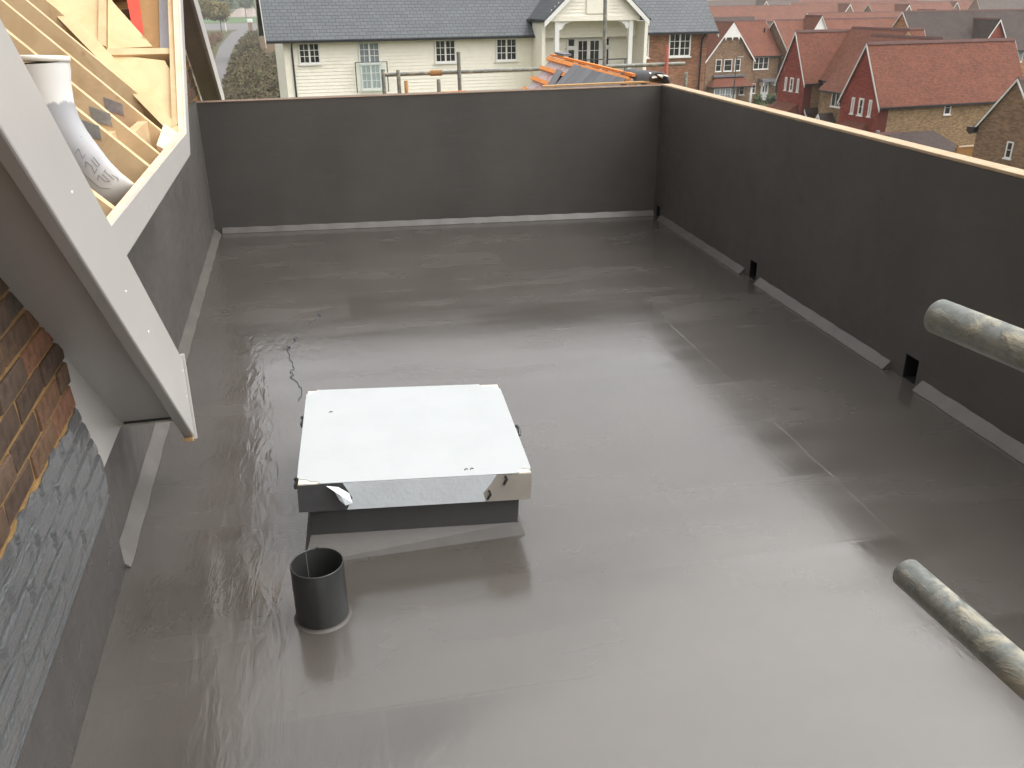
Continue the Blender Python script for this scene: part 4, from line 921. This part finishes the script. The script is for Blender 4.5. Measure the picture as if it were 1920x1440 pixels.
# cream apartment house straight ahead
ch = thing('apartment_house', 'long cream weatherboarded house with slate roof and a brick right end', 'house', (-2.415, 46.0, 0), R_(5.5))
LEN = 22.9; SPL = 18.62; EZ = 0.24
gable(ch, 0.38, LEN, 0, 9.5, GZ, EZ, 4.6, 'u', 'brick_red_house', 'roof_slate', 0.42, (0.82, 0.42), (1, 1), (1, 1), bw=0.2)
boardwall(ch, 'f', 0.0, 0.36, SPL, GZ, EZ - 0.02); boardwall(ch, 'l', 0.38, -0.01, 9.5, GZ, EZ - 0.02)
s = MB(); s.box(0.33, 0.46, -0.05, -0.0005, GZ, EZ - .03); s.build('corner_board', 'weatherboard_cream', ch)
block(ch, 'eaves_soffit', 'white_paint', -0.35, LEN + .35, -0.40, -0.005, EZ - 0.31, EZ - 0.285)
for uc, zc, w, h, gl in ((1.53, -0.66, 1.02, 0.96, 'glass'), (4.42, -0.70, 1.05, 0.98, 'glass_pale'), (8.25, -0.72, 1.08, 1.08, 'glass'), (11.45, -0.72, 1.12, 1.08, 'glass')):
    window(ch, ('f', 0), uc, zc, w, h, 2, 3, 2, gl, off=0.036)
window(ch, ('f', 0), 4.44, -1.82, 1.0, 1.2, 2, 3, 2, 'glass_pale', off=0.036, name='french_window')
window(ch, ('f', 0), 19.10, -0.72, 0.66, 1.18, 2, 3, 1, 'glass', off=0.0); window(ch, ('f', 0), 21.25, -0.71, 1.30, 1.20, 2, 3, 2, 'glass', off=0.0)
jb = MB().box(3.66, 5.22, -0.32, -0.305, -2.52, -1.14).build('balcony_glass', 'balustrade_glass', ch)
s = MB()
for u in (3.66, 5.22): s.box(u - .02, u + .02, -0.335, -0.29, -2.54, -1.12)
s.box(3.66, 5.22, -0.335, -0.29, -1.135, -1.105); s.build('balcony_rail', 'gutter_black', jb)
for u in (0.72, 12.95, 22.55):
    s = MB(); s.tube((u, -0.075, GZ), (u, -0.075, EZ - 0.75), 0.045, seg=8); s.tube((u, -0.075, EZ - 0.75), (u, -0.42, EZ - 0.36), 0.045, seg=8); s.build('downpipe', 'gutter_black', ch)
s = MB(); s.tube((5.6, 2.0, 1.95), (5.6, 1.9, 2.35), 0.07, 0.09, 10); s.box(5.42, 5.78, 1.78, 2.02, 2.30, 2.42); s.build('roof_vent', 'gutter_black', ch)
# projecting porch gable
PU0, PU1 = 13.2, 17.95; PV = -1.9; um = (PU0 + PU1) / 2
pg = gable(ch, PU0, PU1, PV, 4.6, 0.92, 0.99, 3.08, 'v', 'weatherboard_cream', 'roof_slate', 0.42, 0.28, (1, 0), (1, 1), 'porch_wall', 'porch_roof', 0.26)
boardwall(ch, 'f', PV, PU0, PU1, 0.84, 3.0, 'weatherboard_cream', 0.16, lambda z: (PU0 + max(0, (z - 0.99)) * 1.136, PU1 - max(0, (z - 0.99)) * 1.136))
block(ch, 'porch_beam', 'weatherboard_cream', PU0, PU1, PV - 0.06, PV + 0.2, 0.62, 0.85)
block(ch, 'porch_lintel', 'weatherboard_cream', 13.04, 18.41, -0.56, -0.53, -0.20, 0.655)
block(ch, 'porch_ceiling', 'white_paint', PU0 - .2, PU1 + .5, PV + 0.21, -0.04, 0.66, 0.70)
block(ch, 'gable_panel', 'weatherboard_cream', 15.05, 16.2, PV - 0.085, PV - 0.036, 0.95, 2.1)
for u in (13.55, 17.52):
    block(ch, 'porch_post', 'white_paint', u - .11, u + .11, PV, PV + .22, -3.0, 0.619)
    sg = 1 if u < um else -1; s = MB()
    pts = [(u + sg * .111, PV + .04, 0.619), (u + sg * .70, PV + .04, 0.619), (u + sg * .62, PV + .04, 0.54), (u + sg * .45, PV + .04, 0.50), (u + sg * .33, PV + .04, 0.38), (u + sg * .27, PV + .04, 0.26), (u + sg * .111, PV + .04, 0.20)]
    s.prism(pts if sg > 0 else pts[::-1], (0, .12, 0)); s.build('bracket', 'white_paint', ch)
block(ch, 'porch_side', 'weatherboard_cream', 12.85, 13.03, PV + 0.3, -0.04, GZ, 0.55); block(ch, 'porch_side', 'weatherboard_cream', SPL - .2, SPL - .02, PV + 0.3, -0.04, GZ, 0.55)
block(ch, 'balcony_floor', 'lead_grey', 13.04, 18.41, PV, -0.04, -3.2, -3.0)
window(ch, ('f', 0), 15.95, -1.35, 1.45, 2.2, 2, 4, 2, 'glass', off=0.04, fr=0.15, name='french_door')
for u in (14.98, 16.92):
    window(ch, ('f', 0), u, -0.47, 0.48, 0.48, 1, 1, 1, 'glass', off=0.04, fr=0.08); window(ch, ('f', 0), u, -1.60, 0.48, 1.7, 1, 1, 1, 'glass', off=0.04, fr=0.08)
s = MB(); s.tube((13.7, PV + .1, -1.22), (17.4, PV + .1, -1.22), 0.03, seg=8)
for u in (13.75, 14.9, 16.1, 17.3): s.tube((u, PV + .1, -1.22), (u, PV + .1, -3.0), 0.025, seg=8)
s.build('balcony_rail', 'gutter_black', ch)

# second cream house glimpsed behind the left verge of the long one
c2 = thing('cream_house', 'cream house wall with brick base peeking out behind the long cream house', 'house', (-13.5, 200, 0), R_(5.5))
gable(c2, 0, 14, 0, 8, -1.9, 2.5, 6.5, 'u', 'weatherboard_cream', 'roof_slate', 0.4, 0.3); MB().box(-0.03, 14.03, -0.03, 8.03, GZ, -1.9).build('brick_base', 'brick_brown', c2)

# red roofed terrace on the right
def slits(par, u, v0, zt, zc=-5.3):
    for dv in (0.86, 1.78, 2.63):
        if dv == 1.78: window(par, ('l', u), v0 + dv, zc, 0.50, 1.12, 1, 2, 1, 'glass', off=0.0, fr=0.12)
        else: window(par, ('l', u), v0 + dv, zc, 0.30, 1.08, 1, 1, 1, 'glass', off=0.0, fr=0.11)
T1 = thing('end_terrace_house', 'red tile hung gabled house with long red roof, nearest on the right', 'house', (35.46, 54.41, 0), R_(7))
gable(T1, 0, 12.2, 0, 3.95, GZ, -4.85, -1.35, 'u', 'brick_buff', 'roof_red', 0.22, 0.12, (1, 1), (1, 1), ends=('tile_hung', 'brick_buff'))
slits(T1, 0.0, 0.0, -4.7)
s = MB(); s.box(-0.002, 0.78, -0.025, -0.001, GZ, -4.86); s.build('tile_hung_corner', 'tile_hung', T1)
window(T1, ('f', 0), 5.65, -5.42, 0.55, 0.9, 1, 2, 1, 'glass')
s = MB(); s.tube((11.9, -.06, GZ), (11.9, -.06, -5.0), 0.05, seg=8); s.build('downpipe', 'gutter_black', T1)
s = MB()
def bayroof(par, u, va, vb, dep, zlow, zhi, mat='roof_red'):
    s = MB(); slopeface(s, [(u - dep, va, zlow), (u - dep, vb, zlow), (u - .01, vb - .35, zhi), (u - .01, va + .35, zhi)]); slopeface(s, [(u, va - .0, zlow), (u - dep, va, zlow), (u - .01, va + .35, zhi)]); slopeface(s, [(u - dep, vb, zlow), (u, vb, zlow), (u - .01, vb - .35, zhi)])
    s.face([(u - dep, va, zlow - .002), (u, va, zlow - .002), (u, vb, zlow - .002), (u - dep, vb, zlow - .002)])
    r0 = s.build('bay_roof', mat, par, fix=False); MB().box(u - dep - .05, u - .01, va - .03, vb + .03, zlow - .12, zlow - .004).build('bay_fascia', 'gutter_black', r0)
    MB().box(u - dep + .2, u - .005, va + .15, vb - .15, GZ, zlow - .121).build('bay_wall', 'brick_buff', par)
    window(par, ('l', u - dep + .2), (va + vb) / 2, zlow - .85, vb - va - .5, 1.2, 1, 2, 4, 'glass_pale')
bayroof(T1, 0, 0.5, 3.4, 1.5, -7.05, -6.3)
block(T1, 'chimney_pot_vent', 'grey_sheet', -0.12, -0.02, -0.45, -0.2, -7.6, -6.6)
# link houses between the two gables
T2 = thing('terrace_house', 'buff brick link house with red roof beside the nearest tile hung gable', 'house', (35.46, 54.41, 0), R_(7))
gable(T2, 3.8, 11.8, 3.97, 11.4, GZ, -5.0, -1.3, 'v', 'brick_buff', 'roof_red_pale', 0.25, 0.0, (0, 0), (1, 1))
window(T2, ('l', 3.8), 9.2, -5.7, 1.5, 1.1, 1, 1, 3, 'glass')
T3 = thing('terrace_house', 'buff brick link house with red roof in the middle of the terrace', 'house', (35.46, 54.41, 0), R_(7))
gable(T3, 7.45, 15.2, 11.42, 18.3, GZ, -4.75, -1.0, 'v', 'brick_buff', 'roof_red_pale', 0.25, 0.0, (0, 0), (1, 1))
window(T3, ('l', 7.45), 14.3, -5.4, 1.3, 1.05, 1, 1, 2, 'glass')
def porch(par, u, vc, z):
    s = MB(); 
    for sg in (-1, 1): slopeface(s, [(u - 1.3, vc + sg * .95, z - 1.0), (u, vc + sg * .95, z - 1.0), (u, vc, z + .25), (u - 1.3, vc, z + .25)])
    r0 = s.build('porch_roof', 'roof_brown', par, fix=False)
    for sg in (-1, 1):
        b_ = MB(); b_.prism([(u - 1.33, vc + sg * .98, z - 1.12), (u - 1.33, vc, z + .2), (u - 1.33, vc, z - .02), (u - 1.33, vc + sg * .82, z - 1.12)], (-.04, 0, 0)); b_.build('porch_barge', 'white_paint', par)
        MB().box(u - 1.3, u - 1.2, vc + sg * .8 - .05, vc + sg * .8 + .05, GZ, z - 1.0).build('porch_post', 'white_paint', par)
    b_ = MB(); b_.box(u - 1.34, u - 1.28, vc - .6, vc + .6, z - .70, z - .62); b_.box(u - 1.34, u - 1.28, vc - .04, vc + .04, z - .7, z - .05); b_.build('porch_truss', 'white_paint', par)
porch(T2, 3.8, 9.6, -6.95); porch(T3, 7.45, 17.0, -6.7)
T4 = thing('tile_hung_house', 'red tile hung gabled house, second from the right in the terrace', 'house', (39.24, 71.45, 0), R_(7))
gable(T4, 0, 13.0, 0, 3.8, GZ, -4.85, -1.2, 'u', 'brick_buff', 'roof_red', 0.22, 0.12, (1, 1), (1, 1), ends=('tile_hung', 'brick_buff'))
s = MB(); s.box(-0.002, 0.8, -0.025, -0.001, GZ, -4.86); s.build('tile_hung_corner', 'tile_hung', T4)
slits(T4, 0.0, 0.0, -4.8, -5.38); bayroof(T4, 0, 0.2, 3.9, 1.9, -7.75, -6.9)
s = MB(); s.tube((5.2, -.6, -4.2), (5.2, -.7, -3.1), 0.07, seg=8); s.build('soil_vent', 'gutter_black', T4)

# gable fronted house further left
T5 = thing('gabled_house', 'brown brick house with white gable peak, bay roof and two white doors', 'house', (51.4, 101.7, 0), R_(7))
gable(T5, -9.2, -3.2, -0.6, 7, GZ, -4.9, -1.2, 'v', 'brick_brown', 'roof_red', 0.3, 0.3, (1, 0), (0, 0))
gable(T5, -10.5, 1.3, 0.4, 8.4, GZ, -4.75, -1.2, 'u', 'brick_brown', 'roof_red', 0.25, 0.05, (0, 1), (1, 1), 'wing_wall', 'wing_roof')
s = MB(); s.prism([(-6.2 - 1.25, -.93, -2.7), (-6.2 + 1.25, -.93, -2.7), (-6.2, -.93, -1.15)], (0, .03, 0)); s.build('gable_peak', 'white_paint', T5)
for u in (-7.05, -6.2, -5.35):
    s = MB(); s.prism([(u - .12, -.93, -2.69), (u + .12, -.93, -2.69), (u, -.93, -3.05)], (0, .03, 0)); s.build('finial', 'white_paint', T5)
for u, w in ((-7.57, 0.75), (-6.33, 1.05), (-5.08, 0.75)): window(T5, ('f', -0.6), u, -5.7, w, 1.30, 1, 2, 1, 'glass')
window(T5, ('f', 0.4), -1.3, -5.68, 2.05, 1.36, 1, 2, 3, 'glass')
s = MB(); slopeface(s, [(-8.9, -1.9, -7.95), (-3.3, -1.9, -7.95), (-4.3, -.61, -6.95), (-7.9, -.61, -6.95)]); slopeface(s, [(-8.9, -.61, -7.95), (-8.9, -1.9, -7.95), (-7.9, -.61, -6.95)]); slopeface(s, [(-3.3, -1.9, -7.95), (-3.3, -.61, -7.95), (-4.3, -.61, -6.95)])
br_ = s.build('bay_roof', 'roof_red', T5, fix=False); MB().box(-8.2, -4.1, -.9, -.605, -6.97, -6.75).build('lead_flashing', 'lead_grey', br_); MB().box(-8.95, -3.25, -1.96, -.62, -8.07, -7.955).build('fascia', 'gutter_black', br_)
block(T5, 'bay_wall', 'brick_brown', -8.6, -6.2, -1.7, -.61, GZ, -8.08); window(T5, ('f', -1.7), -7.4, -8.8, 2.2, 1.35, 2, 2, 3, 'glass_pale')
def door(par, u, v, z0, w=0.95, h=2.0):
    d_ = MB().box(u - w / 2, u + w / 2, v - .06, v - .002, z0, z0 + h).build('door', 'door_white', par)
    for sg in (-1, 1): MB().box(u + sg * .18 - .09, u + sg * .18 + .09, v - .068, v - .061, z0 + .95, z0 + 1.8).build('pane', 'glass', d_)
    MB().box(u + .34, u + .38, v - .10, v - .061, z0 + .95, z0 + 1.1).build('handle', 'silver', d_)
door(T5, -5.4, -0.6, GZ + .1); door(T5, -0.45, 0.4, GZ + .1, 1.05, 2.05)
block(T5, 'porch_post', 'white_paint', -3.75, -3.5, -1.8, -1.6, GZ, -8.08)
block(T5, 'door_canopy', 'lead_grey', -1.4, 0.55, -0.6, 0.398, -7.75, -7.45)
for u in (-1.2, .35): block(T5, 'canopy_bracket', 'white_paint', u - .05, u + .05, -.5, 0.398, -8.2, -7.751)
window(T5, ('f', 0.4), -2.45, -8.5, 1.45, 1.1, 1, 2, 1, 'glass'); window(T5, ('f', -0.6), -4.2, -8.5, 0.7, 1.1, 1, 2, 1, 'glass')
s = MB(); s.tube((1.15, .33, GZ), (1.15, .33, -4.9), 0.05, seg=8); s.build('downpipe', 'gutter_black', T5)
s = MB(); s.tube((.4, 3.0, -2.6), (.4, 2.9, -1.9), 0.09, seg=8); s.build('soil_vent', 'gutter_black', T5)
T6 = thing('brick_house', 'red roofed house adjoining behind the second tile hung gable', 'house', (53.2, 100.6, 0), R_(7))
gable(T6, 0.0, 22, 0.0, 8.0, GZ, -4.9, -1.15, 'u', 'brick_brown', 'roof_red_pale', 0.25, 0.2, (1, 1), (1, 1))
for u, z in ((4.2, -1.6), (20.5, -1.2)):
    gable(T6, u - .9, u + .9, 1.0, 4, z - .9, z - .5, z + .9, 'v', 'white_paint', 'roof_red_pale', .15, .1, (1, 0), (0, 0), 'dormer_wall', 'dormer_roof', .15)

# brown roofed house at right, with red cross gable
T7 = thing('brown_roof_house', 'brown roofed brick house with a red cross gable at right', 'house', (78.0, 99.6, 0), R_(4))
gable(T7, -9.5, 16, 0, 7.6, GZ, -4.6, -0.35, 'u', 'brick_orange', 'roof_brown', 0.25, 0.15, (1, 1), (1, 1))
gable(T7, -2.45, 2.45, -1.2, 4, GZ, -5.0, -1.25, 'v', 'brick_buff', 'roof_brown', 0.3, 0.2, (1, 0), (0, 0), 'cross_wall', 'cross_roof', .24, ends=('tile_hung', 'brick_buff'))
window(T7, ('f', 0), 4.4, -5.5, 2.4, 1.25, 1, 1, 3, 'glass_pale'); block(T7, 'door_canopy', 'lead_grey', 2.8, 4.6, -.9, -.001, -7.75, -7.5); door(T7, 3.7, 0, GZ + .1)
# gable end close by on the far right
T8 = thing('near_gable_house', 'brown brick gable end with white barge board at the right edge', 'house', (35.15, 39.55, 0), R_(7))
gable(T8, 0, 12, 0, 4.16, GZ, -4.9, -2.4, 'u', 'brick_brown', 'roof_brown', 0.12, 0.12, (1, 1), (1, 1), bw=.17)
window(T8, ('l', 0), 1.76, -5.9, 0.42, 0.86, 1, 2, 1, 'glass')
s = MB(); s.prism([(-.3, 4.05, -5.0), (-.3, 4.62, -5.03), (-.3, 4.6, -5.25), (-.3, 4.38, -5.4), (-.3, 4.1, -5.28)], (.35, 0, 0)); s.build('gutter_end', 'gutter_black', T8)
# garage with brown hipped roof and a timber fence
T9 = thing('garage', 'small garage with brown hipped roof in front of the long red roof', 'garage', (35.75, 50.9, 0), R_(7))
MB().box(0, 5.6, 0.1, 5.6, GZ, -8.35).build('wall', 'brick_buff', T9)
s = MB(); E0 = -8.35; slopeface(s, [(-.2, -.1, E0), (5.8, -.1, E0), (4.3, 2.8, -6.75), (0.6, 2.8, -6.75)]); slopeface(s, [(5.8, -.1, E0), (5.8, 5.7, E0), (4.3, 2.8, -6.75)]); slopeface(s, [(5.8, 5.7, E0), (-.2, 5.7, E0), (.6, 2.8, -6.75), (4.3, 2.8, -6.75)]); slopeface(s, [(-.2, 5.7, E0), (-.2, -.1, E0), (.6, 2.8, -6.75)])
s.build('roof', 'roof_brown', T9, fix=False)
gable(T9, -0.9, 1.4, 1.9, 3.7, -9, -7.75, -6.82, 'u', 'brick_buff', 'roof_brown', .12, .1, (1, 0), (0, 0), 'gablet_wall', 'gablet_roof', .14)
fe = thing('timber_fence', 'orange brown boarded fence between garage and brick gable', 'fence', (39.6, 51.6, GZ), R_(7))
for i in range(22):
    s = MB(); s.box(i * .15, i * .15 + .135, 0, .02, 0.05, 2.55); s.build('board', 'fence_wood', fe)
for z in (0.5, 1.75, 2.5): MB().box(0, 3.3, -.05, -.001, z, z + .09).build('rail', 'edge_timber', fe)
for x in (0.05, 1.65, 3.2): MB().box(x, x + .1, -.12, -.051, 0, 2.7).build('post', 'fence_wood', fe)

# distant houses
def far(label, loc, yaw, w, roof, wall, zr, L=14, cross=(), dep=8):
    t = thing('distant_house', label, 'house', loc, R_(yaw), 'distant red roofed houses')
    gable(t, -L / 2, L / 2, 0, dep, GZ, zr - 4.0, zr, 'u', wall, roof, .3, .2, (1, 1), (1, 1))
    for u, wd, z, wl in cross: gable(t, u - wd / 2, u + wd / 2, -1.5, dep / 2, GZ, z - wd * .72, z, 'v', wl, roof, .35, .2, (1, 0), (0, 0), 'cross_wall', 'cross_roof', .42)
    return t
far('grey brown roofed house with orange gable, top left of the red roofs', (140, 300, 0), 6, 8, 'roof_grey_brown', 'brick_orange', -0.2, 46, ((6.5, 9.5, -0.3, 'brick_orange'),), 10)
far('dark brown low roof in front of the distant orange gable', (96, 215, 0), 4, 8, 'roof_brown', 'brick_orange', -3.4, 18)
far('long distant red roof with a narrow buff gable at its left', (170, 268, 0), 5, 8, 'roof_red', 'brick_brown', -0.8, 58, ((-12.5, 5.6, -1.2, 'brick_brown'),), 10)
far('distant red roof with a buff gable above the terrace', (158, 232, 0), 5, 8, 'roof_red_pale', 'brick_brown', -1.0, 24, ((-4.0, 6.0, -1.2, 'brick_brown'),), 9)
far('distant red roof with a buff gable near the brown roof', (206, 283, 0), 4, 8, 'roof_red', 'brick_brown', -0.9, 26, ((0.0, 5.0, -1.2, 'brick_brown'),), 9)
far('grey brown distant roof behind the brown roofed house', (215, 262, 0), -8, 8, 'roof_grey_brown', 'brick_brown', 0.4, 26)
far('distant red roofed house with gable in the top right corner', (252, 308, 0), -4, 8, 'roof_red', 'brick_brown', -0.2, 40, ((3.0, 7.0, -0.8, 'brick_brown'),), 9)
far('red roof stretching along the far left of the terrace', (128, 262, 0), 6, 8, 'roof_red_pale', 'brick_brown', -1.4, 36)
far('low red roof in front of the long distant roof', (120, 190, 0), 5, 8, 'roof_red_pale', 'brick_brown', -2.2, 30)
far('farthest red roof along the skyline', (215, 360, 0), 6, 8, 'roof_red', 'brick_brown', 0.3, 70, (), 10)

# street lamp, car, shrubs by the houses
sl_ = thing('street_lamp', 'slim dark street lamp before the brown brick gable', 'street lamp', (48.35, 104.0, GZ))
sl_.location = (44.9, 97.5, GZ)
MB().tube((0, 0, 0), (0.0, 0, 5.25), 0.075, 0.05, 10).build('post', 'lamp_post_dark', sl_)
s = MB(); s.tube((0, 0, 5.25), (0.35, -.05, 5.35), 0.04, seg=8); s.build('arm', 'lamp_post_dark', sl_); MB().box(.1, .75, -.16, .1, 5.33, 5.43).build('lantern', 'silver', sl_)
cr_ = thing('parked_car', 'dark parked car half hidden by the bay roof', 'car', (49.2, 94.2, GZ), R_(75))
s = MB(); prof = [(-2.0, .35), (-2.05, .75), (-1.9, .95), (-1.35, 1.0), (-.75, 1.45), (.65, 1.48), (1.35, 1.02), (1.95, .9), (2.08, .7), (2.05, .35)]
s.prism([(x, -.85, z) for x, z in prof], (0, 1.7, 0)); s.build('body', 'car_paint', cr_, bevel=.06)
s = MB(); s.prism([(x, -.862, z) for x, z in ((-1.25, 1.02), (-.72, 1.38), (.6, 1.4), (1.2, 1.02))], (0, 1.724, 0)); s.build('side_windows', 'glass', cr_)
s = MB(); s.face([(1.36, -.7, 1.035), (1.36, .7, 1.035), (.70, .62, 1.47), (.70, -.62, 1.47)]); s.build('windscreen', 'glass_pale', cr_)
for x in (-1.3, 1.3):
    for y in (-.86, .68):
        w_ = MB().tube((x, y, .32), (x, y + .18, .32), .32, seg=20).build('wheel', 'tyre', cr_); MB().tube((x, y - .005 if y < 0 else y + .181, .32), (x, y - .001 if y < 0 else y + .186, .32), .19, seg=14).build('rim', 'silver', w_)
for y in (-.6, .45): MB().box(2.02, 2.09, y, y + .25, .68, .82).build('headlight', 'silver', cr_)

# ------------------------------------------------------------------ vegetation
def leaves(s, c, r, n, size, rg, flat=1.0):
    c = Vector(c)
    for _ in range(n):
        d_ = Vector((rg.gauss(0, 1), rg.gauss(0, 1), rg.gauss(0, 1) )).normalized() * (rg.random() ** 0.45)
        p = c + Vector((d_.x * r[0], d_.y * r[1], d_.z * r[2])); a = Vector((rg.uniform(-1, 1), rg.uniform(-1, 1), rg.uniform(-.6, .6))).normalized(); b_ = a.orthogonal().normalized(); q = size * rg.uniform(.6, 1.5)
        s.face([p - a * q, p - b_ * q * .6, p + a * q, p + b_ * q * .6])
rg = random.Random(21)
def edge(y): return -12.6 - (y - 100) * 0.0655         # right edge of the path
def hs(y): return -4.3 - (y - 46) * 0.072 + 2.0
s = MB()
for k in range(430):
    y = 62 + 260 * rg.random() ** 1.25; x0 = edge(y) + .3; x1 = hs(y) + 3.0
    x = rg.uniform(x0, max(x1, x0 + 1)); near_path = (x - x0) < 2
    hgt = (0.7 if near_path else rg.uniform(1.2, 3.2)); w_ = rg.uniform(.9, 2.0)
    leaves(s, (x, y, GZ + hgt * .45), (w_, w_, hgt * .6), 230, .12 + y * .0005, rg)
tag(s.build('scrub', 'leaf_scrub', fix=False), 'tangled green and russet scrub between footpath and cream house', 'scrub', kind='stuff')
s = MB()
for k in range(60):
    y = 170 + 160 * k / 60; x = -24.4 - (y - 193) * .066 - rg.uniform(1.0, 3.4); leaves(s, (x, y, GZ + .9), (1.4, 1.6, 1.3), 90, .24, rg)
tag(s.build('hedge', 'leaf_brown', fix=False), 'russet hedge along the left side of the footpath', 'hedge')
def tree(label, loc, h, r, leaf, n=1500, trunk=.35, size=.35, group='trees beyond the house'):
    t = thing('tree', label, 'tree', loc, 0, group); rg = random.Random(int(abs(loc[0] * 7 + loc[1])))
    m_ = MB(); m_.tube((0, 0, 0), (.1, 0, h * .45), trunk * .5, trunk * .3, 8); tips = []
    for k in range(7):
        an = k * 2.4; e_ = Vector((math.cos(an) * r * .6, math.sin(an) * r * .6, h * (.55 + .06 * k))); m_.tube((.1, 0, h * (.32 + .02 * k)), e_, trunk * .2, trunk * .06, 6); tips.append(e_)
    m_.build('trunk', 'bark', t); c = MB()
    for e_ in tips + [Vector((0, 0, h * .85)), Vector((0, 0, h * .62))]:
        for _ in range(3):
            q = e_ + Vector((rg.uniform(-1, 1), rg.uniform(-1, 1), rg.uniform(-1, 1))) * r * .3; leaves(c, q, (r * .42, r * .42, r * .34), n // 27, size, rg)
    c.build('crown', leaf, t, fix=False); return t
tree('olive yellow tree left of the footpath', (-46, 372, GZ), 12.5, 6.2, 'leaf_olive', 2600, .5, .42)
tree('smaller olive tree just behind the yellow one', (-40, 382, GZ), 10.5, 4.2, 'leaf_olive', 1800, .4, .4)
tree('hazy green tree beyond the road at the top', (-62, 640, GZ), 17, 7, 'leaf_green', 2000, .6, .6)
tree('hazy tree standing above the road bend', (-52, 660, GZ), 16, 6, 'leaf_green', 1800, .6, .6)
tree('farther hazy tree beside the road bend tree', (-78, 720, GZ), 18, 8, 'leaf_green', 1800, .6, .7)
tree('distant dark green tree above the red roofs', (232, 372, GZ), 13.5, 6, 'leaf_green', 1800, .5, .6)
tree('distant dark green tree beside the other one above the red roofs', (244, 372, GZ), 13, 6, 'leaf_green', 1800, .5, .6)
for x, y, r, lab in ((52.2, 99.2, .8, 'low shrub before the door of the brown brick house'), (50.4, 99.0, .9, 'larger shrub left of the white door'), (48.6, 98.8, .7, 'small shrub by the porch post')):
    s = MB(); leaves(s, (0, 0, .5), (r, r * .8, .7), 260, .12, rg); o = s.build('shrub', 'leaf_green', fix=False); o.location = (x, y, GZ); tag(o, lab, 'shrub', 'shrubs in front of the brown brick house')
# earth bank beyond the grass, distant wood line, gate pier, marker post
s = MB(); n = 40
for i in range(n):
    x0, x1 = -120 + 160 * i / n, -120 + 160 * (i + 1) / n; h0, h1 = 4.5 + 1.6 * math.sin(i * .9) + math.sin(i * 2.3), 4.5 + 1.6 * math.sin((i + 1) * .9) + math.sin((i + 1) * 2.3)
    s.face([(x0, 715, GZ), (x1, 715, GZ), (x1, 735, GZ + h1), (x0, 735, GZ + h0)]); s.face([(x0, 735, GZ + h0), (x1, 735, GZ + h1), (x1, 760, GZ), (x0, 760, GZ)])
tag(s.build('earth_bank', 'earth_pile'), 'pinkish earth bank beyond the grass', kind='structure')
s = MB(); rg = random.Random(2)
for k in range(420):
    x = rg.uniform(-500, 900); leaves(s, (x, 900 + rg.uniform(-30, 60), GZ + 6), (9, 8, 9 + rg.uniform(-3, 4)), 40, 1.4, rg)
tag(s.build('far_wood', 'leaf_green', fix=False), 'far-off wooded skyline', 'wood', kind='stuff')
gp = thing('gate_pier', 'pale topped brick pier where the footpath meets the road', 'pier', (-30.4, 402, GZ)); MB().box(-.8, .8, -.8, .8, 0, 3.0).build('shaft', 'brick_brown', gp); MB().box(-1, 1, -1, 1, 3.0, 4.4).build('cap', 'white_paint', gp, bevel=.2)
mp = MB(); mp.box(-.25, .25, -.1, .1, 0, 5.5); o = mp.build('marker_post', 'white_paint', bevel=.05); o.location = (-39.5, 395, GZ); tag(o, 'slim white post beside the olive trees', 'post')

# ------------------------------------------------------------------ air
hz = MB().box(-520, 620, -30, 880, GZ - 1.0, 14.0).build('haze', 'upvc'); hz.data.materials.clear()
hm = bpy.data.materials.new('haze'); hm.use_nodes = True; hn = hm.node_tree; hn.nodes.clear()
pv = hn.nodes.new('ShaderNodeVolumePrincipled'); pv.inputs['Color'].default_value = (0.93, 0.94, 0.95, 1); pv.inputs['Density'].default_value = 0.0003; pv.inputs['Anisotropy'].default_value = 0.0
hn.links.new(pv.outputs[0], hn.nodes.new('ShaderNodeOutputMaterial').inputs['Volume']); hz.data.materials.append(hm); hz['kind'] = 'stuff'; hz['label'] = 'thin pale haze in the autumn air'
